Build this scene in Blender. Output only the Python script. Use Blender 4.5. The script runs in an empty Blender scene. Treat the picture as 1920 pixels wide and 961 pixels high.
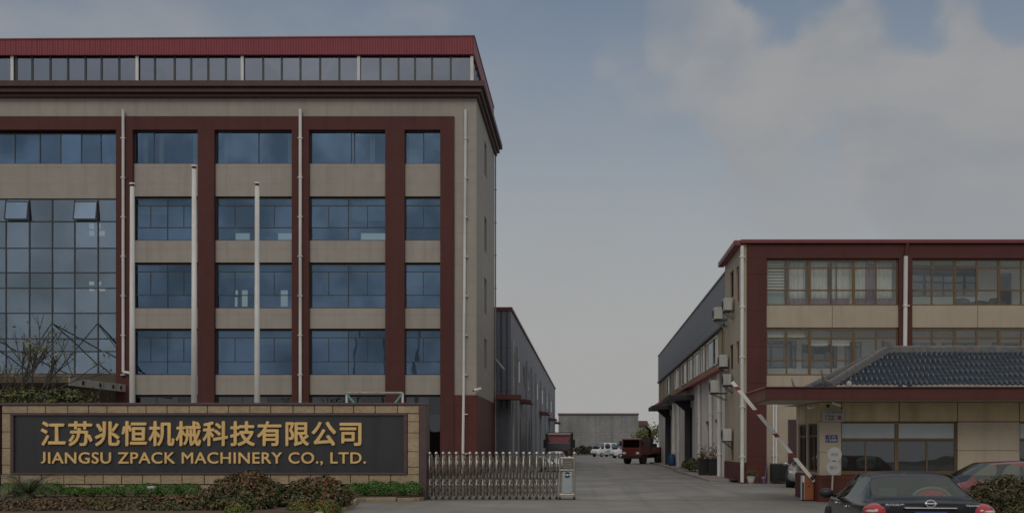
import bpy, bmesh, math, random
import numpy as np
from mathutils import Vector, Matrix
random.seed(7); RNG = np.random.default_rng(7)
S = bpy.context.scene
COL = S.collection
R = math.radians

# ------------------------------------------------------------------ camera
cd = bpy.data.cameras.new('camera'); cam = bpy.data.objects.new('camera', cd); COL.objects.link(cam)
cam.location = (0, 0, 1.8); cam.rotation_euler = (R(90), 0, 0)
cd.sensor_width = 36; cd.lens = 1900/1920*36
cd.shift_x = -140/1920; cd.shift_y = 354.5/1920
cd.clip_start = .1; cd.clip_end = 4000
S.camera = cam

# ------------------------------------------------------------------ exposure, sky, sun
S.view_settings.view_transform = 'Standard'; S.view_settings.look = 'None'
S.view_settings.gamma = 1; S.view_settings.use_curve_mapping = False
S.view_settings.exposure = -1.32
SUN = Vector((-.12, -.78, .64)).normalized()
SKY_K = .10

def node(nt, typ, **kw):
    n = nt.nodes.new(typ)
    for k, v in kw.items():
        if k.startswith('i_'): n.inputs[int(k[2:])].default_value = v
        else: setattr(n, k, v)
    return n
def mth(nt, op, a, b=None, c=None, clamp=False):
    n = nt.nodes.new('ShaderNodeMath'); n.operation = op; n.use_clamp = clamp
    for i, v in enumerate((a, b, c)):
        if v is None: continue
        if isinstance(v, (int, float)): n.inputs[i].default_value = v
        else: nt.links.new(v, n.inputs[i])
    return n.outputs[0]
def mixc(nt, fac, a, b, mode='MIX'):
    n = nt.nodes.new('ShaderNodeMixRGB'); n.blend_type = mode
    for i, v in enumerate((fac, a, b)):
        if isinstance(v, (int, float)): n.inputs[i].default_value = v
        elif isinstance(v, (tuple, list)): n.inputs[i].default_value = (*v[:3], 1)
        else: nt.links.new(v, n.inputs[i])
    return n.outputs[0]
def mapr(nt, v, a, b, c=0., d=1., smooth=True):
    n = nt.nodes.new('ShaderNodeMapRange'); n.interpolation_type = 'SMOOTHSTEP' if smooth else 'LINEAR'
    nt.links.new(v, n.inputs[0])
    for i, x in enumerate((a, b, c, d)): n.inputs[i+1].default_value = x
    return n.outputs[0]

w = bpy.data.worlds.new('World'); S.world = w; w.use_nodes = True
nt = w.node_tree; bg = nt.nodes['Background']; bg.inputs[1].default_value = SKY_K
sky = node(nt, 'ShaderNodeTexSky'); sky.sky_type = 'NISHITA'; sky.sun_disc = False
sky.sun_elevation = math.asin(SUN.z); sky.sun_rotation = math.atan2(SUN.x, SUN.y)
sky.air_density = 1.3; sky.dust_density = 2.0; sky.ozone_density = 1.5
tc = node(nt, 'ShaderNodeTexCoord'); D = tc.outputs['Generated']
sep = node(nt, 'ShaderNodeSeparateXYZ'); nt.links.new(D, sep.inputs[0])
hz = mapr(nt, sep.outputs[2], .03, .50, 1, .12)
base = mixc(nt, hz, mixc(nt, 1., sky.outputs[0], (1.62, 1.63, 1.64), 'MULTIPLY'), (9.25, 9.2, 9.15))
mp = node(nt, 'ShaderNodeMapping'); mp.inputs[3].default_value = (1, 1, 1.9); nt.links.new(D, mp.inputs[0])
nz = node(nt, 'ShaderNodeTexNoise'); nz.inputs['Scale'].default_value = 7; nz.inputs['Detail'].default_value = 7; nz.inputs['Roughness'].default_value = .52
nt.links.new(mp.outputs[0], nz.inputs[0])
wn = node(nt, 'ShaderNodeTexNoise'); wn.inputs['Scale'].default_value = 9; wn.inputs['Detail'].default_value = 5; nt.links.new(D, wn.inputs[0])
w1 = node(nt, 'ShaderNodeVectorMath', operation='SUBTRACT'); nt.links.new(wn.outputs['Color'], w1.inputs[0]); w1.inputs[1].default_value = (.5, .5, .5)
w2 = node(nt, 'ShaderNodeVectorMath', operation='SCALE'); nt.links.new(w1.outputs[0], w2.inputs[0]); w2.inputs['Scale'].default_value = .13
w3 = node(nt, 'ShaderNodeVectorMath', operation='ADD'); nt.links.new(D, w3.inputs[0]); nt.links.new(w2.outputs[0], w3.inputs[1])
w4 = node(nt, 'ShaderNodeVectorMath', operation='NORMALIZE'); nt.links.new(w3.outputs[0], w4.inputs[0])
def blob(px, py, r, s=1.):
    d = Vector(((px-1100)/1900, 1, (835-py)/1900)).normalized()
    n = node(nt, 'ShaderNodeVectorMath', operation='DOT_PRODUCT'); nt.links.new(w4.outputs[0], n.inputs[0]); n.inputs[1].default_value = d
    return mapr(nt, n.outputs['Value'], math.cos(r/1900*1.15), math.cos(r/1900*.35), 0, s)
acc = None
for b in ((1600, 130, 150), (1825, 110, 140), (1470, 200, 150, .9), (1370, 100, 120, .75), (1270, 60, 90, .6), (1720, 240, 170, .9), (1950, 210, 200),
          (1240, 140, 80, .4), (1880, 330, 260, .75), (1500, 330, 200, .45), (1150, 60, 70, .28), (250, 60, 480, .36), (620, 140, 280, .26), (1090, 480, 110, .2)):
    o = blob(*b); acc = o if acc is None else mth(nt, 'MAXIMUM', acc, o)
for b in ((1480, 15, 80, .62), (1700, 20, 75, .66), (1925, -10, 60, .5), (1425, -30, 60, .4)):        # blue gaps between the cloud heads
    acc = mth(nt, 'SUBTRACT', acc, blob(*b))
bc = mth(nt, 'ADD', mth(nt, 'MULTIPLY', acc, .62), mth(nt, 'MULTIPLY', mth(nt, 'SUBTRACT', nz.outputs[0], .5), .85))
back = mapr(nt, sep.outputs[1], -.2, .15, .30, .0)
bc = mth(nt, 'ADD', bc, back)
cf = mapr(nt, bc, .0, .66, 0, .93)
cn = mixc(nt, mapr(nt, nz.outputs[0], .3, .7), (6.8, 7.1, 7.5), (8.3, 8.35, 8.45))
oh = mapr(nt, sep.outputs[2], .46, .70, 0, .9)                     # bright cloud added overhead, out of view, to lift side walls and ground
nt.links.new(mixc(nt, oh, mixc(nt, cf, base, cn), (13.5, 13.1, 12.5)), bg.inputs[0])

sl = bpy.data.lights.new('sun', 'SUN'); so = bpy.data.objects.new('sun', sl); COL.objects.link(so)
sl.energy = 1.2; sl.angle = R(26); sl.color = (1, .95, .88)
so.rotation_euler = (-SUN).to_track_quat('-Z', 'Y').to_euler()

# ------------------------------------------------------------------ materials
MATS = {}
def mat(name, col, rough=.65, metal=0., var=.10, scale=1.5, bump=0., bscale=60, streak=0., joints=None, jcol=.45, spec=.5,
        coat=0., emit=0., wave=None, speckle=0., stain=0., tracks=0.):
    """joints=(width, height, thickness, offset_u, offset_z): panel joints; wave=(axis, pitch, depth): ribbed sheet"""
    if name in MATS: return MATS[name]
    m = bpy.data.materials.new(name); m.use_nodes = True; nt = m.node_tree
    p = nt.nodes['Principled BSDF']; p.inputs['Roughness'].default_value = rough; p.inputs['Metallic'].default_value = metal
    p.inputs['Specular IOR Level'].default_value = spec; p.inputs['Coat Weight'].default_value = coat; p.inputs['Coat Roughness'].default_value = .05
    geo = node(nt, 'ShaderNodeNewGeometry'); P = geo.outputs['Position']
    n1 = node(nt, 'ShaderNodeTexNoise'); n1.inputs['Scale'].default_value = scale; n1.inputs['Detail'].default_value = 6; n1.inputs['Roughness'].default_value = .6
    nt.links.new(P, n1.inputs[0])
    f = mapr(nt, n1.outputs[0], .25, .75, 1-var, 1+var, False)
    if streak:
        mp = node(nt, 'ShaderNodeMapping'); mp.inputs[3].default_value = (2.2, 2.2, .12); nt.links.new(P, mp.inputs[0])
        n2 = node(nt, 'ShaderNodeTexNoise'); n2.inputs['Scale'].default_value = 1.3; n2.inputs['Detail'].default_value = 5
        nt.links.new(mp.outputs[0], n2.inputs[0])
        f = mth(nt, 'MULTIPLY', f, mapr(nt, n2.outputs[0], .45, .72, 1, 1-streak))
    if stain:
        n4 = node(nt, 'ShaderNodeTexNoise'); n4.inputs['Scale'].default_value = .22; n4.inputs['Detail'].default_value = 8; n4.inputs['Roughness'].default_value = .65
        nt.links.new(P, n4.inputs[0])
        f = mth(nt, 'MULTIPLY', f, mapr(nt, n4.outputs[0], .36, .66, 1-stain, 1+stain*.4))
    if tracks:
        for sc_, am in (((1.3, .035, 1), 1.), ((.5, .9, 1), .6)):
            mp = node(nt, 'ShaderNodeMapping'); mp.inputs[3].default_value = sc_; mp.inputs[2].default_value = (0, 0, .12); nt.links.new(P, mp.inputs[0])
            n2 = node(nt, 'ShaderNodeTexNoise'); n2.inputs['Scale'].default_value = 1.; n2.inputs['Detail'].default_value = 6; nt.links.new(mp.outputs[0], n2.inputs[0])
            f = mth(nt, 'MULTIPLY', f, mapr(nt, n2.outputs[0], .48, .70, 1, 1-tracks*am))
    if speckle:
        n3 = node(nt, 'ShaderNodeTexNoise'); n3.inputs['Scale'].default_value = 45; n3.inputs['Detail'].default_value = 2
        nt.links.new(P, n3.inputs[0]); f = mth(nt, 'MULTIPLY', f, mapr(nt, n3.outputs[0], .3, .7, 1-speckle, 1+speckle, False))
    sx = None
    if joints or wave:
        sx = node(nt, 'ShaderNodeSeparateXYZ'); nt.links.new(P, sx.inputs[0])
    if joints:
        W, H, t, ou, oz = joints
        sn = node(nt, 'ShaderNodeSeparateXYZ'); nt.links.new(geo.outputs['True Normal'], sn.inputs[0])
        fy = mth(nt, 'GREATER_THAN', mth(nt, 'ABSOLUTE', sn.outputs[1]), .5); fx = mth(nt, 'SUBTRACT', 1., fy)
        u = mth(nt, 'ADD', mth(nt, 'MULTIPLY', sx.outputs[0], fy), mth(nt, 'MULTIPLY', sx.outputs[1], fx))
        def line(v, per, off):
            if per <= 0: return None
            q = mth(nt, 'FLOORED_MODULO', mth(nt, 'ADD', v, off), per)
            return mth(nt, 'LESS_THAN', q, t)
        l1, l2 = line(u, W, ou), line(sx.outputs[2], H, oz)
        l = l1 if l2 is None else l2 if l1 is None else mth(nt, 'MAXIMUM', l1, l2)
        f = mth(nt, 'MULTIPLY', f, mth(nt, 'SUBTRACT', 1., mth(nt, 'MULTIPLY', l, jcol)))
    vm = node(nt, 'ShaderNodeVectorMath', operation='SCALE'); vm.inputs[0].default_value = col[:3]; nt.links.new(f, vm.inputs['Scale'])
    nt.links.new(vm.outputs[0], p.inputs['Base Color'])
    if wave:
        ax, pitch, depth = wave
        v = mth(nt, 'SINE', mth(nt, 'MULTIPLY', sx.outputs['XYZ'.index(ax)], 2*math.pi/pitch))
        b = node(nt, 'ShaderNodeBump'); b.inputs['Strength'].default_value = 1; b.inputs['Distance'].default_value = depth
        nt.links.new(v, b.inputs['Height']); nt.links.new(b.outputs[0], p.inputs['Normal'])
    elif bump:
        n5 = node(nt, 'ShaderNodeTexNoise'); n5.inputs['Scale'].default_value = bscale; n5.inputs['Detail'].default_value = 5
        nt.links.new(P, n5.inputs[0])
        b = node(nt, 'ShaderNodeBump'); b.inputs['Strength'].default_value = 1; b.inputs['Distance'].default_value = bump
        nt.links.new(n5.outputs[0], b.inputs['Height']); nt.links.new(b.outputs[0], p.inputs['Normal'])
    if emit:
        p.inputs['Emission Color'].default_value = (*col[:3], 1); p.inputs['Emission Strength'].default_value = emit
    MATS[name] = m; return m

def glass(name, trans, refl, fac, wob=.012, rough=.02, wscale=.5, uneven=0.):
    if name in MATS: return MATS[name]
    m = bpy.data.materials.new(name); m.use_nodes = True; nt = m.node_tree
    nt.nodes.remove(nt.nodes['Principled BSDF']); out = nt.nodes['Material Output']
    t = node(nt, 'ShaderNodeBsdfTransparent'); t.inputs[0].default_value = (*trans, 1)
    g = node(nt, 'ShaderNodeBsdfGlossy'); g.inputs['Color'].default_value = (*refl, 1); g.inputs['Roughness'].default_value = rough
    geo = node(nt, 'ShaderNodeNewGeometry')
    n1 = node(nt, 'ShaderNodeTexNoise'); n1.inputs['Scale'].default_value = wscale; n1.inputs['Detail'].default_value = 2; nt.links.new(geo.outputs['Position'], n1.inputs[0])
    b = node(nt, 'ShaderNodeBump'); b.inputs['Distance'].default_value = wob; nt.links.new(n1.outputs[0], b.inputs['Height']); nt.links.new(b.outputs[0], g.inputs['Normal'])
    lw = node(nt, 'ShaderNodeLayerWeight'); lw.inputs[0].default_value = .3
    fr = mapr(nt, lw.outputs['Fresnel'], 0, 1, fac, min(1, fac+.6), False)
    n2 = node(nt, 'ShaderNodeTexNoise'); n2.inputs['Scale'].default_value = .33; n2.inputs['Detail'].default_value = 3; nt.links.new(geo.outputs['Position'], n2.inputs[0])
    fr = mth(nt, 'MULTIPLY', fr, mapr(nt, n2.outputs[0], .3, .7, 1-uneven, 1+uneven*.6), None, True)
    fr = mth(nt, 'MULTIPLY', fr, mapr(nt, geo.outputs['Random Per Island'], 0, 1, .78, 1.25, False), None, True)
    mx = node(nt, 'ShaderNodeMixShader'); nt.links.new(fr, mx.inputs[0]); nt.links.new(t.outputs[0], mx.inputs[1]); nt.links.new(g.outputs[0], mx.inputs[2])
    nt.links.new(mx.outputs[0], out.inputs[0]); MATS[name] = m; return m

def leafmat(name, rough=.45):
    if name in MATS: return MATS[name]
    m = bpy.data.materials.new(name); m.use_nodes = True; nt = m.node_tree; p = nt.nodes['Principled BSDF']
    a = node(nt, 'ShaderNodeAttribute'); a.attribute_name = 'tint'; nt.links.new(a.outputs['Color'], p.inputs['Base Color'])
    p.inputs['Roughness'].default_value = rough; p.inputs['Specular IOR Level'].default_value = .35
    MATS[name] = m; return m

# palette
CREAM  = mat('cream_panel', (.392, .353, .306), .7, var=.05, streak=.10, joints=(2.42, 1.0, .03, .3, .2), jcol=.17, stain=.07)
CREAM2 = mat('cream_tile', (.47, .395, .295), .65, var=.06, streak=.14, stain=.08)
BROWN  = mat('brown_panel', (.110, .040, .034), .6, spec=.2, var=.08, streak=.12, stain=.08)
BROWNJ = mat('brown_panel_jointed', (.108, .040, .034), .6, spec=.2, var=.08, streak=.10, joints=(0, 1.75, .03, 0, .45), stain=.08)
DKBROWN= mat('dark_brown_cornice', (.075, .030, .026), .5, var=.12, streak=.2)
PLINTH = mat('red_brown_plinth', (.125, .039, .031), .55, spec=.25, var=.10, joints=(1.2, .9, .02, .1, .2), stain=.1)
REDMET = mat('red_ribbed_metal', (.27, .047, .060), .5, var=.08, wave=('X', .32, .03), streak=.12)
REDTRIM= mat('red_trim', (.20, .040, .043), .45, var=.1, streak=.1)
WHITEP = mat('white_pvc', (.76, .75, .71), .5, var=.08, streak=.25)
STEELW = mat('pale_steel', (.76, .74, .70), .4, .0, var=.10, streak=.25)
BLUEG  = glass('blue_glass', (.68, .76, .72), (.38, .56, .86), .22, uneven=.4)
CURTG  = glass('curtain_glass', (.76, .82, .80), (.60, .74, .93), .29, uneven=.25)
CLERG  = glass('clerestory_glass', (.25, .27, .30), (.62, .68, .80), .30)
CLEARG = glass('clear_glass', (.93, .94, .92), (.9, .95, 1), .05)
DARKG  = glass('dark_glass', (.25, .25, .26), (.8, .85, .9), .10)
CARG   = glass('car_glass', (.62, .68, .66), (.55, .62, .60), .15, wob=.0)
FRAMED = mat('dark_window_frame', (.05, .05, .055), .4)
BRASS  = mat('bronze_window_frame', (.17, .105, .05), .45, .2, var=.15)
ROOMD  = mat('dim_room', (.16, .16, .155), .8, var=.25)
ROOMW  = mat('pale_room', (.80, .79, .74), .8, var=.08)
DARK   = mat('near_black', (.012, .012, .013), .6)
BLKPL  = mat('black_plastic', (.02, .02, .021), .45)
RUBBER = mat('rubber', (.018, .018, .018), .8)
CHROME = mat('chrome', (.75, .76, .78), .15, 1.)
STEEL  = mat('stainless', (.46, .42, .36), .36, .85, var=.2, scale=3)
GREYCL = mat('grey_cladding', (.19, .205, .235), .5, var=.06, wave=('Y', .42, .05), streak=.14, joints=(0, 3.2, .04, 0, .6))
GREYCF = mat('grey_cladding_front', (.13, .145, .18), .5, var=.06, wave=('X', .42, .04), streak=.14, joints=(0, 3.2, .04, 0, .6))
PINKW  = mat('whitewashed_wall', (.78, .72, .68), .75, var=.08, streak=.22, stain=.15)
TAN    = mat('tan_panel', (.36, .30, .185), .7, var=.2, scale=.6, streak=.25)
GREYB  = mat('grey_block_wall', (.30, .30, .29), .85, var=.12, joints=(2.4, .55, .05, 0, 0), jcol=.22, streak=.2, stain=.2)
SOIL   = mat('soil', (.10, .072, .05), .95, var=.4, scale=8, bump=.03, bscale=20)

# ------------------------------------------------------------------ mesh helpers
W = {}
def tag(o, label=None, cat=None, group=None, kind=None):
    for k, v in (('label', label), ('category', cat), ('group', group), ('kind', kind)):
        if v: o[k] = v
    return o
def thing(name, label, cat, loc=(0, 0, 0), rz=0., group=None):
    o = bpy.data.objects.new(name, None); COL.objects.link(o); o.location = loc; o.rotation_euler = (0, 0, rz)
    o.empty_display_size = .3
    W[o.name] = Matrix.Translation(loc) @ Matrix.Rotation(rz, 4, 'Z')
    return tag(o, label, cat, group)
def link(me, name, m, parent=None, world=True, smooth=False):
    if parent is not None and world: me.transform(W[parent.name].inverted())
    if smooth: me.polygons.foreach_set('use_smooth', [True]*len(me.polygons))
    o = bpy.data.objects.new(name, me); COL.objects.link(o)
    if m: me.materials.append(m)
    if parent is not None: o.parent = parent; W[o.name] = W[parent.name]
    else: W[o.name] = Matrix()
    return o

class MB:
    def __init__(s): s.bm = bmesh.new()
    def _merge(s, b2, M=None):
        if M is not None: b2.transform(M)
        me = bpy.data.meshes.new('tmp'); b2.to_mesh(me); b2.free(); s.bm.from_mesh(me); bpy.data.meshes.remove(me); return s
    def box(s, x0, x1, y0, y1, z0, z1, bev=0., M=None, seg=2):
        b = bmesh.new(); bmesh.ops.create_cube(b, size=1)
        for v in b.verts: v.co = Vector(((x0+x1)/2+v.co.x*(x1-x0), (y0+y1)/2+v.co.y*(y1-y0), (z0+z1)/2+v.co.z*(z1-z0)))
        if bev: bmesh.ops.bevel(b, geom=b.edges[:], offset=bev, segments=seg, affect='EDGES', profile=.5)
        return s._merge(b, M)
    def cyl(s, p0, p1, r0, r1=None, n=12):
        p0, p1 = Vector(p0), Vector(p1); r1 = r0 if r1 is None else r1
        b = bmesh.new(); bmesh.ops.create_cone(b, cap_ends=True, segments=n, radius1=r0, radius2=r1, depth=(p1-p0).length)
        q = (p1-p0).to_track_quat('Z', 'Y').to_matrix().to_4x4()
        return s._merge(b, Matrix.Translation((p0+p1)/2) @ q)
    def tube(s, pts, r, n=10):
        for a, b in zip(pts, pts[1:]): s.cyl(a, b, r, r, n)
        for p in pts[1:-1]: s.ell(p, (r, r, r), 8)
        return s
    def ell(s, c, rad, n=16, M=None):
        b = bmesh.new(); bmesh.ops.create_uvsphere(b, u_segments=n, v_segments=max(4, n//2), radius=1)
        b.transform(Matrix.Translation(c) @ (M or Matrix()) @ Matrix.Diagonal((*rad, 1))); return s._merge(b)
    def prism(s, pts, vec):
        vec = Vector(vec); a = [s.bm.verts.new(p) for p in pts]; b = [s.bm.verts.new(Vector(p)+vec) for p in pts]
        s.bm.faces.new(a); s.bm.faces.new(b[::-1]); n = len(pts)
        for i in range(n): s.bm.faces.new((a[i], b[i], b[(i+1) % n], a[(i+1) % n]))
        return s
    def lathe(s, prof, c, n=20):
        c = Vector(c); rings = []
        for r, z in prof:
            rings.append([s.bm.verts.new(c+Vector((r*math.cos(2*math.pi*i/n), r*math.sin(2*math.pi*i/n), z))) for i in range(n)])
        for a, b in zip(rings, rings[1:]):
            for i in range(n): s.bm.faces.new((a[i], a[(i+1) % n], b[(i+1) % n], b[i]))
        s.bm.faces.new(rings[0][::-1]); s.bm.faces.new(rings[-1]); return s
    def quad(s, *p): s.bm.faces.new([s.bm.verts.new(q) for q in p]); return s
    def build(s, name, m, parent=None, world=True, smooth=False):
        bmesh.ops.recalc_face_normals(s.bm, faces=s.bm.faces[:])
        me = bpy.data.meshes.new(name); s.bm.to_mesh(me); s.bm.free()
        return link(me, name, m, parent, world, smooth)

def B(*a, **k): return MB().box(*a, **k)
def X(px, Y): return (px-1100)*Y/1900
def Z(py, Y): return 1.8+(835-py)*Y/1900
def holed(u0, u1, z0, z1, holes):
    """rectangles that cover (u0..u1, z0..z1) but for the holes"""
    zs = sorted({z0, z1, *[h[2] for h in holes], *[h[3] for h in holes]}); out = []
    for a, b in zip(zs, zs[1:]):
        if b <= z0 or a >= z1: continue
        cur = u0
        for h in sorted(h for h in holes if h[2] < b-1e-6 and h[3] > a+1e-6):
            if h[0] > cur: out.append((cur, h[0], a, b))
            cur = max(cur, h[1])
        if cur < u1: out.append((cur, u1, a, b))
    return out

def text_mesh(body, depth=.02, bold=0., spacing=1.):
    c = bpy.data.curves.new('t', 'FONT'); c.body = body; c.extrude = depth; c.offset = bold; c.space_character = spacing; c.resolution_u = 4
    o = bpy.data.objects.new('t', c); COL.objects.link(o)
    me = bpy.data.meshes.new_from_object(o.evaluated_get(bpy.context.evaluated_depsgraph_get()))
    bpy.data.objects.remove(o); bpy.data.curves.remove(c); return me
def arr(me):
    a = np.zeros(len(me.vertices)*3); me.vertices.foreach_get('co', a); return a.reshape(-1, 3)
def text(body, x0, x1, z0, z1, y, m, parent, name, depth=.01, bold=0., world=True, flip=None):
    """one mesh of writing that fills the rectangle, facing -Y"""
    me = text_mesh(body, .5, bold); a = arr(me); lo, hi = a.min(0), a.max(0); b = np.zeros_like(a)
    b[:, 0] = x0+(a[:, 0]-lo[0])/(hi[0]-lo[0])*(x1-x0); b[:, 2] = z0+(a[:, 1]-lo[1])/(hi[1]-lo[1])*(z1-z0); b[:, 1] = y-a[:, 2]*depth
    me.vertices.foreach_set('co', b.ravel()); me.update(); return link(me, name, m, parent, world)

def leaves(name, pts, nrm, size, cols, m, parent=None, aspect=.5, droop=.3):
    """one leaf-shaped face pair per point"""
    n = len(pts); nrm = nrm+RNG.normal(0, .45, (n, 3)); nrm /= np.linalg.norm(nrm, axis=1)[:, None]
    t = RNG.normal(0, 1, (n, 3)); t -= (t*nrm).sum(1)[:, None]*nrm; t /= np.linalg.norm(t, axis=1)[:, None]; u = np.cross(nrm, t)
    sz = (size*RNG.uniform(.6, 1.3, n))[:, None]
    v = np.stack([pts-t*sz*.5, pts+u*sz*aspect*.5+nrm*sz*.08, pts+t*sz*.5-nrm*sz*droop*.3, pts-u*sz*aspect*.5+nrm*sz*.08], 1).reshape(-1, 3)
    me = bpy.data.meshes.new(name); me.vertices.add(4*n); me.vertices.foreach_set('co', v.ravel().astype(np.float32))
    me.loops.add(4*n); me.loops.foreach_set('vertex_index', np.arange(4*n, dtype=np.int32)); me.polygons.add(n)
    me.polygons.foreach_set('loop_start', np.arange(0, 4*n, 4, dtype=np.int32)); me.update(calc_edges=True)
    at = me.color_attributes.new('tint', 'FLOAT_COLOR', 'POINT')
    at.data.foreach_set('color', np.repeat(np.c_[cols, np.ones(n)], 4, 0).astype(np.float32).ravel())
    return link(me, name, m, parent)

def pick(n, *cols):
    """random mix of (weight, rgb)"""
    wt = np.array([c[0] for c in cols], float); k = RNG.choice(len(cols), n, p=wt/wt.sum()); c = np.array([c[1] for c in cols])[k]
    return c*RNG.uniform(.65, 1.35, (n, 1))
DG, OL, YG, RBR, BG, BRT = (.042, .058, .020), (.105, .105, .036), (.17, .18, .035), (.27, .095, .038), (.078, .20, .032), (.19, .115, .052)
def bush(name, label, cat, c, lobes, n, size, pal, tips=None, group=None, rough=.45):
    """lobes: (dx,dy,dz, rx,ry,rz) ellipsoids; leaves spread through the outer shell"""
    t = thing(name, label, cat, c, 0, group); c = np.array(c, float)
    vol = np.array([l[3]*l[4]+l[3]*l[5]+l[4]*l[5] for l in lobes]); vol /= vol.sum(); P, Nn = [], []
    for l, f in zip(lobes, vol):
        k = int(n*f); d = RNG.normal(0, 1, (k, 3)); d /= np.linalg.norm(d, axis=1)[:, None]; d[:, 2] = np.where(d[:, 2] < -.3, -d[:, 2], d[:, 2])
        lump = 1+.10*np.sin(d[:, 0]*7+l[0]*9)*np.cos(d[:, 1]*6+d[:, 2]*5+l[1]*3)
        r = (RNG.uniform(.62, 1.04, k)**.7)*lump
        p = d*r[:, None]*np.array(l[3:])+np.array(l[:3]); P.append(p); Nn.append(d/np.array(l[3:]))
    P = np.concatenate(P); Nn = np.concatenate(Nn); Nn /= np.linalg.norm(Nn, axis=1)[:, None]
    ok = P[:, 2] > .02; P, Nn = P[ok], Nn[ok]; cols = pick(len(P), *pal)
    if tips is not None:                                    # young shoots near the outside of the plant
        zt = P[:, 2]/P[:, 2].max(); patch = .5+.5*np.sin(P[:, 0]*2.3+1)*np.cos(P[:, 1]*2.9+P[:, 2]*3)
        y = RNG.random(len(P)) < np.clip((zt-.35)*1.05, .05, .75)*(.5+patch*.7); cols[y] = pick(int(y.sum()), *tips)
    leaves('foliage', P+c, Nn, size, cols, leafmat('leaf_'+str(rough), rough), t)
    mb = MB()
    for k in range(14):
        l = lobes[k % len(lobes)]; a = random.uniform(0, 6.28); q = random.uniform(.3, .75)
        mb.cyl(Vector(c)+Vector((l[0]*.6, l[1]*.6, 0)), Vector(c)+Vector((l[0]+math.cos(a)*l[3]*q, l[1]+math.sin(a)*l[4]*q, l[2]+l[5]*random.uniform(.3, .7))), .022, .008, 6)
    mb.build('stems', mat('twig', (.055, .04, .03), .9), t)
    return t

# ================================================================== SETTING
def sheet(name, x0, x1, y0, y1, z, m, kind='structure'):
    o = MB().quad((x0, y0, z), (x1, y0, z), (x1, y1, z), (x0, y1, z)).build(name, m); return tag(o, kind=kind)
CONC  = mat('yard_concrete', (.265, .255, .240), .85, var=.10, scale=.9, stain=.22, speckle=.07, bump=.004, bscale=30, joints=(5.0, 0, .03, 2.1, 0), jcol=.18, tracks=.16)
CONC2 = mat('forecourt_concrete', (.262, .245, .225), .85, tracks=.12, var=.10, scale=.8, stain=.16, speckle=.07, bump=.004, bscale=30)
sheet('ground', -700, 700, -60, 1500, -.012, mat('ground_earth', (.16, .15, .13), .95, var=.2, scale=.2))
sheet('yard', -40, 34, 33.55, 230, -.004, CONC)
sheet('forecourt', -60, 40, -20, 33.45, 0, CONC2)
def joint(name, x0, x1, y0, y1, z, m): return tag(MB().quad((x0, y0, z), (x1, y0, z), (x1, y1, z), (x0, y1, z)).build(name, m), kind='structure')
joint('gate_rail_groove', -6, 7.1, 33.45, 33.55, .002, mat('rusty_rail', (.10, .055, .04), .7, var=.3, scale=6))
joint('yard_seam', -4, 9, 44.9, 44.98, 0, mat('seam', (.09, .085, .08), .9))
joint('yard_seam', -4, 6, 62, 62.12, 0, MATS['seam'])
joint('yard_seam', -4, 7, 84, 84.15, 0, MATS['seam'])
# faded yellow line towards the guardhouse
ym = mat('worn_yellow_paint', (.36, .25, .10), .8, var=.4, scale=6)
MB().quad((X(1441, 41), 36.7, .001), (X(1441, 41)+.12, 36.7, .001), (8.15, 40.9, .001), (8.03, 40.9, .001)).build('painted_line', ym)['kind'] = 'structure'
# pavement along the right-hand buildings
mb = MB().box(6.15, 7.7, 50.8, 72, -.05, .10, .02).box(6.6, 7.7, 72, 106, -.05, .10, .02)
tag(mb.build('pavement', mat('pavement_concrete', (.30, .255, .225), .85, var=.15, stain=.2)), kind='structure')
# planting bed with stone kerb
tag(B(-21.5, -7.6, 25.0, 33.96, -.05, .12).build('planting_bed', SOIL), kind='structure')
kerb = mat('sandstone', (.42, .325, .20), .75, var=.22, scale=5, bump=.02, bscale=12, stain=.15)
mb = MB()
def kerbline(p, q):
    p, q = Vector(p), Vector(q); L = (q-p).length; n = max(1, int(L/.55)); d = (q-p)/n
    ang = math.atan2(d.y, d.x)
    for i in range(n):
        c = p+d*(i+.5); M = Matrix.Translation((c.x, c.y, 0)) @ Matrix.Rotation(ang+random.uniform(-.03, .03), 4, 'Z')
        mb.box(-d.length/2+.008, d.length/2-.008, -.11, .11, -.02, random.uniform(.10, .17), .03, M)
pts = [(-5.50, 33.75), (-5.62, 33.25), (-6.2, 33.05), (-7.2, 32.88), (-7.45, 32.4), (-7.1, 30.8), (-6.80, 28.4), (-6.75, 25)]
for a, b in zip(pts, pts[1:]): kerbline((*a, 0), (*b, 0))
tag(mb.build('kerb', kerb), kind='structure')
tag(MB().prism([(-7.597, 33.95, -.03), (-7.597, 25, -.03), (-6.85, 25, -.03), (-6.88, 28.4, -.03), (-7.2, 30.8, -.03), (-7.4, 32.5, -.03), (-7.15, 32.95, -.03), (-6.2, 33.15, -.03), (-5.6, 33.35, -.03), (-5.5, 33.95, -.03)], (0, 0, .19)).build('planting_bed', SOIL), kind='structure')

# ================================================================== LEFT OFFICE BUILDING
Y0 = 62.; XL = lambda p: X(p, Y0); ZL = lambda p: Z(p, Y0)
XE = -6.74; YB = 74.4; XW = XL(-260)
ob = thing('office_building', 'tall five storey office building with brown pilasters, cream spandrels and red roof', 'building', (-20, 62, 0))
BAYS = [(-190, 219), (250, 372), (403, 548), (580, 723), (759, 826)]
PIL = [(219, 250), (372, 403), (548, 580), (723, 759), (826, 852)]
ROWS = [(244, 306), (370, 450), (494, 577), (618, 702), (742, 868)]
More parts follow.
